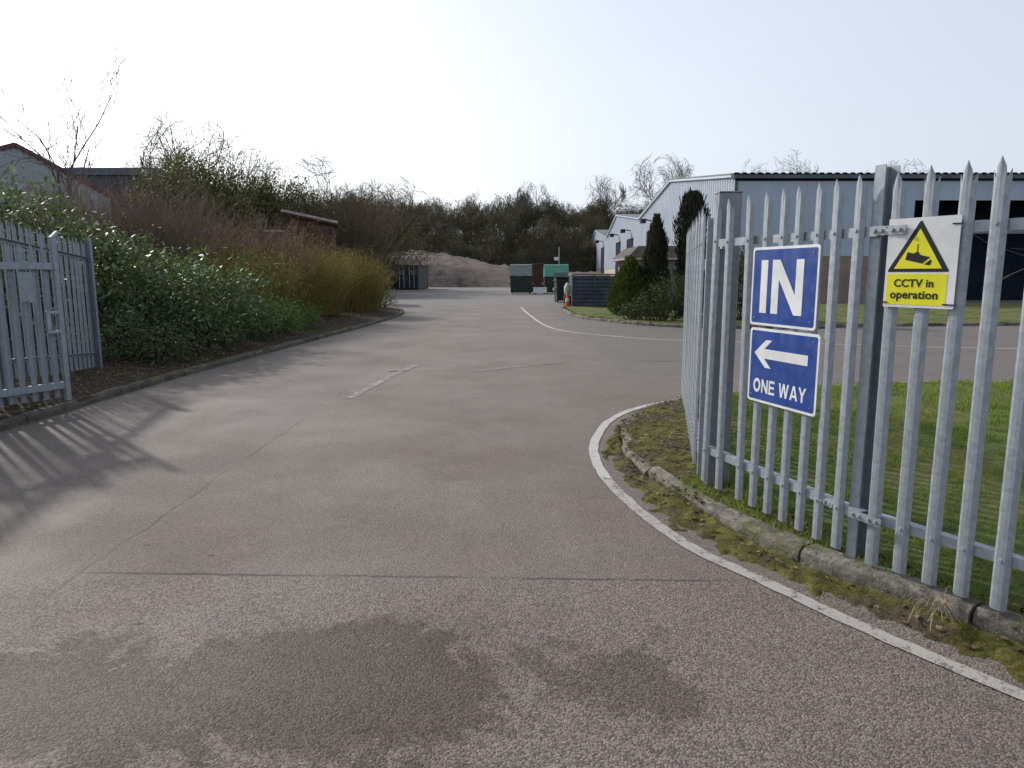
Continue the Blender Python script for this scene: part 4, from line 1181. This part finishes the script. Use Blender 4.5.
# shipping containers
def container(loc, rz, L, mat, sidem, label, bars=True):
    t = empty('shipping_container', loc, label, 'container', None, rz)
    w, h = 2.44, 2.6
    MB().box(-w/2+.04, w/2-.04, .06, L-.06, .16, h-.05).build('body', M[mat], t)
    for s in (-1, 1):
        V = []; n = int(L/.14)
        for i in range(n):
            x = s*(w/2-.035+(.03 if (i//2) % 2 else 0)); V += [(x, .1+i*.14, .2), (x, .1+i*.14, h-.1)]
        link('side_panel', np_mesh('side_panel', V, [(2*i, 2*i+1, 2*i+3, 2*i+2) for i in range(n-1)]), t, M[sidem])
    mb = MB()
    for x in (-w/2, w/2-.1):
        for y in (0, L-.1): mb.box(x, x+.1, y, y+.1, 0, h)
    for z in (.04, h-.12): 
        mb.box(-w/2+.101, w/2-.101, .0, .1, z, z+.12); mb.box(-w/2+.101, w/2-.101, L-.1, L, z, z+.12)
        mb.box(-w/2, -w/2+.1, .101, L-.101, z, z+.12); mb.box(w/2-.1, w/2, .101, L-.101, z, z+.12)
    mb.build('frame', M[mat], t)
    for s in (-1, 1):
        d = MB().box(min(s*.01, s*1.11), max(s*.01, s*1.11), .02, .055, .17, h-.13).build('door', M[mat], t)
        mb = MB()
        for x in (.3, .78): mb.tube((s*x, -.02, .2), (s*x, -.02, h-.15), .022, .022, 8)
        mb.build('lock_bar', M['white_paint'], d) if bars else None
        mb = MB(); mb.box(min(s*.2, s*.95), max(s*.2, s*.95), .005, .018, 1.55, 2.0); 
        if bars: mb.build('marking_plate', M['beam'], d)
    return t
container((-11.1, 74.6, 0), R(-3), 6.0, 'cont_blue', 'cont_green', 'dark blue shipping container with white lock bars on its doors, before the gravel heap')
container((-13.9, 75.6, 0), R(-3), 6.0, 'cont_grey', 'cont_grey', 'dark grey container just left of the blue one', False)

# ------------------------------------------------------------------ gravel heap and hillside
def z_heap(X, Y):
    e = np.clip(1-((Y-101)/13)**2, 0, 1)
    prof = np.interp(X, [-40, -28, -20, -14, -8, -3, 2, 6, 10, 40], [.6, 2.6, 4.6, 5.0, 4.4, 3.2, 2.4, 2.2, 2.0, 1.8])
    return -.2+prof*e**.75+fbm(X, Y, .16, 4)*.5*e+fbm(X, Y, .9, 4)*.35*e
h_ = grid_surface('gravel_heap', np.arange(-40, 14, .6), np.arange(87, 115, .6), z_heap, M['gravel'], None, None)
tag(h_, 'long heap of pinkish grey gravel behind the shipping containers', 'gravel heap')
def z_hill(X, Y):
    s = np.clip((Y-103-fbm(X, Y, .03, 2)*6)/26, 0, 1); s = s*s*(3-2*s)
    return -.3+s*(7.8+fbm(X, Y, .02, 9)*1.5)+fbm(X, Y, .15, 3)*.6*s
grid_surface('hillside', np.arange(-180, 180, 3.0), np.arange(98, 260, 3.0), z_hill, M['hill'])

# woodland on the slope: one mass
rngw = np.random.default_rng(77)
VAR = []
for k in range(6):
    lm, tw = branch_tree(np.random.default_rng(100+k), 7.4, .12, .28, (7, 6, 5), .62, .62, .35, twig_r=.026, rounded=(.58, .34), soft=.2)
    V, F = tubes_np(np.concatenate([lm, tw]), 3)
    ends = tw[:, 3:6]
    VAR.append((V, F, ends))
partsB, partsL = [], []
NW = 340
for k in range(NW):
    Yq = 105+rngw.random()**.8*42; Xq = -70+rngw.random()*125
    zq = float(z_hill(np.array([Xq]), np.array([Yq]))[0])
    V, F, ends = VAR[k % 6]
    a = rngw.random()*2*PI; s = .86+.42*rngw.random(); s *= .8 if Yq < 112 else 1.0; s *= float(np.interp(Xq, [2, 12], [1, .76]))
    Rm = np.array([[math.cos(a), -math.sin(a), 0], [math.sin(a), math.cos(a), 0], [0, 0, 1]])*s
    P0 = np.array([Xq, Yq, zq-.2])
    partsB.append((V@Rm.T+P0, F))
    n = 560
    E_ = ends[rngw.integers(0, len(ends), n)]@Rm.T+P0+rngw.normal(size=(n, 3))*.35
    low = rngw.random((n, 1)) < .45
    E_ = np.where(low, P0+rngw.normal(size=(n, 3))*[1.5, 1.5, .6]+[0, 0, 1.3], E_)
    partsL.append(cards_np(E_, rand_dirs(n, rngw)+[0, 0, .8], rand_dirs(n, rngw), .5+.7*rngw.random(n), .035+.07*rngw.random(n)))
V, F = cat_np(partsB)
w_ = tag(link('woodland', np_mesh('woodland', V, F), None, M['wood_brown']), 'dark leafless woodland covering the hillside behind the yard', 'woodland', kind='stuff')
V, F = cat_np(partsL)
w_ = tag(link('undergrowth', np_mesh('undergrowth', V, F), None, M['wood_olive']), 'dark olive scrub and undergrowth among the hillside trees', 'undergrowth', kind='stuff')

def hz(x, y): return float(z_hill(np.array([x]), np.array([y]))[0])
# skyline trees on the hill
SKY_TREES = [(3.8, 128, 10.6, 'bare tree rising over the middle of the wooded hill', .7, .22),
             (17.0, 132, 11.2, 'small bare tree on the skyline left of the white gables', .75, .26),
             (24.2, 118, 14.2, 'tall rounded bare tree behind the highest white gable', .8, .30),
             (48.5, 132, 15.2, 'bare tree crown showing over the blue grey warehouse roof', .9, .36),
             (70, 132, 14.4, 'small bare crown over the warehouse roof near the fence post', .9, .34),
             (-17.2, 118, 12.0, 'bare tree on the skyline above the shipping containers, right of its neighbour', .7, .25),
             (-22.2, 112, 12.8, 'bare tree above the containers with a flat spreading crown', .8, .34)]
for k, (x, y, H, lab, sp, rw) in enumerate(SKY_TREES):
    bare_tree('bare_tree', (x, y, hz(x, y)-.2), H, lab, seed=200+k, kids=(8, 6, 5, 3), trunk_len=.35, spread=sp, ratio=.58, twig_r=.022, trunk_r=.2, rounded=(.68, rw), group='bare skyline trees')

# ------------------------------------------------------------------ left middle distance
bare_tree('bare_tree', (-36.0, 80, 0), 17.8, 'broad rounded bare tree with a fan of limbs behind the dark building', seed=31, kids=(12, 9, 7, 4), spread=.8, ratio=.56, trunk_len=.3, rounded=(.66, .36), trunk_r=.45, twig_r=.018, group='bare skyline trees')
bare_tree('bare_tree', (-22.6, 66, 0), 13.0, 'bare grey tree left of the rusty shed, ivy on its limbs', seed=33, kids=(9, 7, 6, 3), spread=.75, ratio=.58, trunk_len=.25, trunk_r=.3, twig_r=.018, ivy=2200, rounded=(.66, .34))
bare_tree('bare_tree', (-17.6, 62, 0), 10.6, 'bushy brown tree right above the rusty shed roof', seed=35, kids=(9, 8, 6, 4), spread=.8, trunk_len=.22, trunk_r=.2, twig_r=.017, rounded=(.55, .42), barkm='bark_dark', twigm='twig_brown', ivy=1200)
bare_tree('bare_tree', (-12.4, 66, 0), 9.6, 'brown twiggy tree at the right end of the left tree belt', seed=36, kids=(9, 8, 6, 4), spread=.85, trunk_len=.2, trunk_r=.2, twig_r=.018, rounded=(.55, .45), barkm='bark_dark', twigm='twig_brown', ivy=500)
bare_tree('bare_tree', (-15.8, 78, 0), 11.5, 'slender grey tree behind the brown tree belt', seed=37, kids=(9, 7, 5, 4), spread=.7, trunk_r=.2, twig_r=.018, rounded=(.6, .36), twigm='twig_brown', ivy=900)
def ivy_mass(loc, lobes, n, label, seed, mats=('leaf_ivy',), leaf=.27, cat='tree', name='evergreen_tree'):
    return leaf_shrub(name, loc, lobes, n, leaf, label, cat, mats, None, seed, 60)
ivy_mass((-24.5, 56, 0), [((0, 0, 7.2), (2.8, 2.4, 3.6)), ((-3.0, .5, 6.6), (2.6, 2, 3.2)), ((2.8, .3, 6.0), (2.4, 2, 3.3)), ((0, 0, 3.0), (5, 2.4, 3.0))], 34000, 'olive green ivy covered tree beside the dark building', 61)
ivy_mass((-18.5, 58, 0), [((0, 0, 6.0), (2.6, 2, 3.2)), ((-2.2, 0, 6.0), (2, 2, 3.4)), ((2.4, 0, 4.6), (2.2, 2, 3.2)), ((0, 0, 2.2), (4.4, 2, 2.3))], 28000, 'dull green ivy covered tree behind the rusty shed', 62)
stem_shrub('brown_thicket', (-14.2, 57, .0), (3.4, 2.2), 8.8, 1500, 'brown leafless thicket right of the rusty shed', 'twig_brown', None, 0, 71, r=.022, leaf=.16)
stem_shrub('brown_thicket', (-18.2, 61, .0), (3.4, 2.2), 9.6, 1300, 'tall tan brown thicket rising behind the timber shed', 'twig_brown', 'leaf_ivy', 1500, 73, r=.02, leaf=.2)
stem_shrub('brown_thicket', (-15.0, 71.0, .0), (3.6, 2.2), 7.0, 800, 'dark twiggy thicket just behind the left container', 'twig_brown', 'leaf_ivy', 500, 72, r=.02, leaf=.2)

# rusty shed
sh = empty('shed', (-13.0, 41, .3), 'weathered reddish timber shed with a pale edged sloping roof above the shrubs', 'shed', None, R(12))
MB().box(0, 2.7, 0, 2.4, -.4, 4.1).build('wall', M['rust_pink'], sh)
mb = MB()
for k in range(9): mb.box(.05+k*.30, .13+k*.30, -.05, -.001, -.3, 3.9)
mb.build('batten', M['rust'], sh)
MB().add([(-.15, -.2, 4.75), (2.95, -.2, 4.12), (2.95, 2.6, 4.12), (-.15, 2.6, 4.75), (-.15, -.2, 4.95), (2.95, -.2, 4.32), (2.95, 2.6, 4.32), (-.15, 2.6, 4.95)],
         [(0, 3, 2, 1), (4, 5, 6, 7), (0, 1, 5, 4), (1, 2, 6, 5), (2, 3, 7, 6), (3, 0, 4, 7)]).build('roof', M['rust'], sh)
MB().bar((-.15, -.25, 4.93), (2.95, -.25, 4.30), .08, .14).build('roof_edge', M['pale_trim'], sh)
MB().prism([(0, 4.102), (0, 4.70), (2.69, 4.13), (2.69, 4.102)], .02, .1).build('gable_board', M['rust'], sh)
MB().box(-1.1, -.02, .3, 2.2, -.4, 3.75).build('lean_to', M['rust_pink'], sh)
MB().box(-1.2, -.02, .2, 2.3, 3.751, 3.86).build('lean_to_roof', M['pale_trim'], sh)

# white gabled building and the long dark one
gb = empty('gabled_building', (-30.7, 45, 0), 'grey white corrugated building with a dark red gable edge, top left', 'building', None, math.atan2(.6, .8))
G2 = [(-9, 6.0), (0, 9.52), (4.93, 6.78)]
gz = lambda x: float(np.interp(x, [g[0] for g in G2], [g[1] for g in G2]))
V = []; xs_ = []
x = -9.0
while x < 4.9:
    for dx, dy in ((0, 0), (.16, 0), (.20, -.05), (.32, -.05)): xs_.append((min(x+dx, 4.93), dy))
    x += .36
xs_ = sorted(set(xs_))
for x, dy in xs_: V += [(x, dy, -.2), (x, dy, gz(x)-.02)]
link('gable_wall', np_mesh('gable_wall', V, [(2*i, 2*i+2, 2*i+3, 2*i+1) for i in range(len(xs_)-1)]), gb, M['clad_left'])
for (a, za), (b, zb_) in zip(G2[:-1], G2[1:]):
    MB().bar((a, -.12, za+.02), (b, -.12, zb_+.02), .16, .24).build('verge_trim', M['red_trim'], gb)
mb = MB(); mb.add([(x, y, z+.15) for y in (-.03, 28) for x, z in G2], [(0, 1, 4, 3), (1, 2, 5, 4)])
mb.build('roof', M['roof_grey'], gb)
MB().box(4.87, 4.93, .02, 28, -.2, 6.7).build('side_wall', M['clad_left'], gb)
MB().tube((2.1, -.14, 0), (2.1, -.14, 8.2), .06, .06, 8).build('downpipe', M['cont_grey'], gb)
db = empty('long_building', (-46.5, 62, 0), 'long dark grey flat roofed building behind the white gabled one', 'building')
MB().box(0, 16, 0, 14, -.1, 10.0).build('wall', M['clad_dark'], db)
MB().box(-.2, 16.2, -.25, 14.2, 10.002, 10.6).build('roof', M['fascia'], db)

# bare young birch and the branches reaching in from the right
bare_tree('birch_tree', (-15.9, 25.5, .7), 7.9, 'slim bare birch standing behind the evergreen shrubs at left', seed=305, kids=(7, 5, 4), spread=.62, trunk_len=.5, trunk_r=.07, barkm='bark_birch', twigm='twig_birch', twig_r=.012, ratio=.55, up=.5)
bare_tree('bare_tree', (14.9, 11.8, .1), 7.7, 'bare tree outside the right edge with a few twigs reaching in', seed=412, kids=(8, 6, 5), spread=1.05, trunk_r=.13, twig_r=.006, up=.1)

# ------------------------------------------------------------------ shrubs on the left bank
def zb0(x, y): return float(zl(np.array([x]), np.array([y]))[0])-.03
def at(x, y): return (x, y, zb0(x, y))
leaf_shrub('evergreen_shrub', at(-8.9, 12.6), [((0, 0, 1.5), (1.2, 1.1, 1.3)), ((-1.2, .4, 1.75), (1.2, 1, 1.3)), ((.8, .1, 1.2), (.9, .8, 1.1)), ((-2.4, .3, 1.8), (1.5, 1.2, 1.4)), ((0, 0, .5), (2.2, .9, .8))], 19000, .12, 'tall evergreen shrub with pale variegated leaves rising behind the left fence', 'shrub', ('leaf_laurel', 'leaf_pale'), None, 81, 60, .45)
leaf_shrub('evergreen_shrub', at(-7.3, 13.3), [((0, 0, 1.0), (.9, .8, 1.05)), ((.75, .3, .8), (.75, .8, .85)), ((-.3, .3, 1.3), (.85, .7, .95))], 7500, .115, 'dense evergreen shrub with light topped leaves at the end of the left fence', 'shrub', ('leaf_laurel', 'leaf_pale'), None, 82, 50, .25)
leaf_shrub('evergreen_shrub', at(-6.45, 14.9), [((0, 0, .85), (.85, .95, .95)), ((-.7, .3, .95), (.9, .9, 1.1)), ((.35, -1.2, .5), (.6, .9, .6)), ((.2, 1.1, .75), (.8, .9, .9))], 9500, .11, 'rounded green laurel shrub spreading towards the left kerb', 'shrub', ('leaf_laurel', 'leaf_pale'), None, 83, 50, .2)
leaf_shrub('bramble', at(-5.9, 17.3), [((0, 0, .35), (.7, 1.1, .42)), ((-.6, .8, .45), (.9, 1.2, .55)), ((-.2, 2.4, .35), (.7, 1, .4))], 9000, .07, 'low bright green bramble beside the left kerb', 'bramble', ('leaf_bramble',), None, 84, 60)
leaf_shrub('bramble', at(-6.1, 12.2), [((0, 0, .25), (.5, .6, .4)), ((-.6, -.2, .35), (.6, .6, .5))], 4200, .07, 'dark low bramble at the foot of the left fence end', 'bramble', ('leaf_laurel',), None, 85, 30)
stem_shrub('red_stemmed_shrub', at(-12.2, 19.5), (2.6, 1.5), 4.0, 1900, 'dusky red stemmed thicket behind the evergreen shrubs, left part', 'stem_red', None, 0, 91, r=.008)
stem_shrub('red_stemmed_shrub', at(-10.2, 20.3), (2.1, 1.6), 4.2, 1300, 'tall purple red stemmed thicket in the middle of the left bank', 'stem_red', None, 0, 92, r=.008)
stem_shrub('red_stemmed_shrub', at(-8.7, 22.8), (2.2, 1.6), 3.35, 1250, 'red brown stemmed thicket next to the yellow shrubs', 'stem_red', 'litter', 800, 93, r=.008)
stem_shrub('red_stemmed_shrub', at(-9.3, 29), (2.2, 1.6), 2.7, 800, 'reddish thicket hiding the foot of the timber shed', 'stem_red', 'litter', 600, 98, r=.009)
stem_shrub('yellow_stemmed_shrub', at(-7.5, 19.9), (1.5, 1.8), 2.45, 1300, 'olive yellow stemmed shrub nearest the evergreens', 'stem_yellow', 'leaf_yellow', 7000, 94, r=.0065)
stem_shrub('yellow_stemmed_shrub', at(-7.2, 24.2), (1.6, 2.0), 2.95, 1400, 'golden yellow stemmed shrub in the middle of its row', 'stem_yellow', 'leaf_yellow', 7000, 95, r=.007)
stem_shrub('yellow_stemmed_shrub', at(-6.6, 28.4), (1.5, 2.0), 2.75, 1300, 'yellow stemmed shrub at the far end of the left kerb', 'stem_yellow', 'leaf_yellow', 6000, 96, r=.0075)
leaf_shrub('bramble', at(-5.95, 31.2), [((0, 0, .45), (.8, 1.0, .6)), ((-.8, .4, .6), (1, 1, .8))], 5000, .09, 'dark bramble mound ending the left bank by the kerb tail', 'bramble', ('leaf_ivy',), None, 97, 30)

# ------------------------------------------------------------------ planting on the island
conifer('golden_conifer', (4.55, 27.2, .08), 2.25, .78, [(0, .72), (.12, .95), (.3, 1.0), (.55, .82), (.8, .45), (1, .03)], 9000, .12, 'rounded golden green conifer on the island before the low building', 'leaf_golden', 51, rag=.2)
conifer('cypress_tree', (5.45, 26.9, .08), 3.75, .42, [(0, .8), (.15, 1.0), (.5, 1.0), (.8, .68), (1, .06)], 8000, .14, 'slim dark cypress, the shorter and left of the pair', 'leaf_cypress', 52, 'cypress pair', 2.2)
conifer('cypress_tree', (6.65, 26.4, .08), 4.55, .50, [(0, .6), (.3, .85), (.6, 1.0), (.85, .95), (.96, .6), (1, .25)], 10000, .15, 'taller dark cypress with a ragged top beside the steel gate', 'leaf_cypress', 53, 'cypress pair', 2.2)
leaf_shrub('dark_shrub', (4.9, 23.6, .08), [((0, 0, .6), (.62, .6, .66)), ((.55, .1, .75), (.6, .6, .8)), ((1.1, .2, .7), (.6, .6, .75))], 9000, .07, 'dark green rounded shrub below the cypresses', 'shrub', ('leaf_dark',), None, 54, 30)
leaf_shrub('dark_shrub', (4.15, 24.6, .08), [((0, 0, .28), (.42, .4, .34)), ((.35, 0, .3), (.35, .4, .36))], 2600, .06, 'small grey green shrub at the foot of the golden conifer', 'shrub', ('leaf_dark', 'leaf_ivy'), None, 55, 20, .3)
leaf_shrub('dark_shrub', (7.7, 24.4, .08), [((0, 0, .9), (.8, .6, 1.0)), ((.2, 0, 1.7), (.5, .5, .9)), ((-.9, .1, .6), (.7, .6, .7))], 9000, .08, 'dark tall shrub seen between the pales beside the IN sign', 'shrub', ('leaf_dark',), None, 56, 30)

# ------------------------------------------------------------------ light, sky, camera
SUN_EL, SUN_AZ = R(30), R(-44)        # azimuth from +Y, negative to the left
sd = Vector((math.sin(SUN_AZ)*math.cos(SUN_EL), math.cos(SUN_AZ)*math.cos(SUN_EL), math.sin(SUN_EL)))
sun = bpy.data.lights.new('sun', 'SUN'); sun.energy = 2.3; sun.angle = R(1.8); sun.color = (1.0, .95, .87)
so_ = bpy.data.objects.new('sun', sun); COL.objects.link(so_)
so_.rotation_euler = (-sd).to_track_quat('-Z', 'Y').to_euler()
w = bpy.data.worlds.new('World'); SC.world = w; w.use_nodes = True
nt = w.node_tree; nt.nodes.clear()
sky = nt.nodes.new('ShaderNodeTexSky'); sky.sky_type = 'NISHITA'; sky.sun_disc = False
sky.sun_elevation = SUN_EL; sky.sun_rotation = SUN_AZ; sky.altitude = 50; sky.air_density = 1.0; sky.dust_density = 2.5; sky.ozone_density = 1.0
hs = nt.nodes.new('ShaderNodeHueSaturation'); hs.inputs['Saturation'].default_value = .28; hs.inputs['Value'].default_value = .48
bg = nt.nodes.new('ShaderNodeBackground'); bg.inputs[1].default_value = .11
wo = nt.nodes.new('ShaderNodeOutputWorld')
veil = nt.nodes.new('ShaderNodeMix'); veil.data_type = 'RGBA'; veil.blend_type = 'ADD'; veil.inputs[0].default_value = 1.0
veil.inputs[7].default_value = (2.25, 2.6, 3.2, 1)       # thin high overcast, even over the whole sky
tcw = nt.nodes.new('ShaderNodeTexCoord'); nz = nt.nodes.new('ShaderNodeTexNoise'); nz.inputs['Scale'].default_value = 2.2; nz.inputs['Detail'].default_value = 6
mp = nt.nodes.new('ShaderNodeMapping'); mp.inputs[3].default_value = (1, 1, 3.2); rg = nt.nodes.new('ShaderNodeMix'); rg.data_type = 'RGBA'
rg.inputs[6].default_value = (1.8, 2.1, 2.6, 1); rg.inputs[7].default_value = (2.25, 2.5, 2.95, 1)
nt.links.new(tcw.outputs['Generated'], mp.inputs[0]); nt.links.new(mp.outputs[0], nz.inputs['Vector']); nt.links.new(nz.outputs['Fac'], rg.inputs[0]); nt.links.new(rg.outputs[2], veil.inputs[7])
nt.links.new(sky.outputs[0], hs.inputs['Color']); nt.links.new(hs.outputs[0], veil.inputs[6]); nt.links.new(veil.outputs[2], bg.inputs[0]); nt.links.new(bg.outputs[0], wo.inputs[0])

cam = bpy.data.cameras.new('camera'); cam.sensor_width = 36; cam.lens = 36*700/1024; cam.clip_end = 3000; cam.clip_start = .05
co_ = bpy.data.objects.new('camera', cam); COL.objects.link(co_)
co_.location = (0, 0, 1.65); co_.rotation_euler = (PI/2-math.atan(110/700), 0, 0)
SC.camera = co_
vs = SC.view_settings
vs.view_transform = 'Standard'; vs.look = 'None'; vs.exposure = 0.74; vs.gamma = 1.0; vs.use_curve_mapping = False
SC.cycles.use_denoising = True
SC.cycles.max_bounces = 6
SC.cycles.transparent_max_bounces = 6
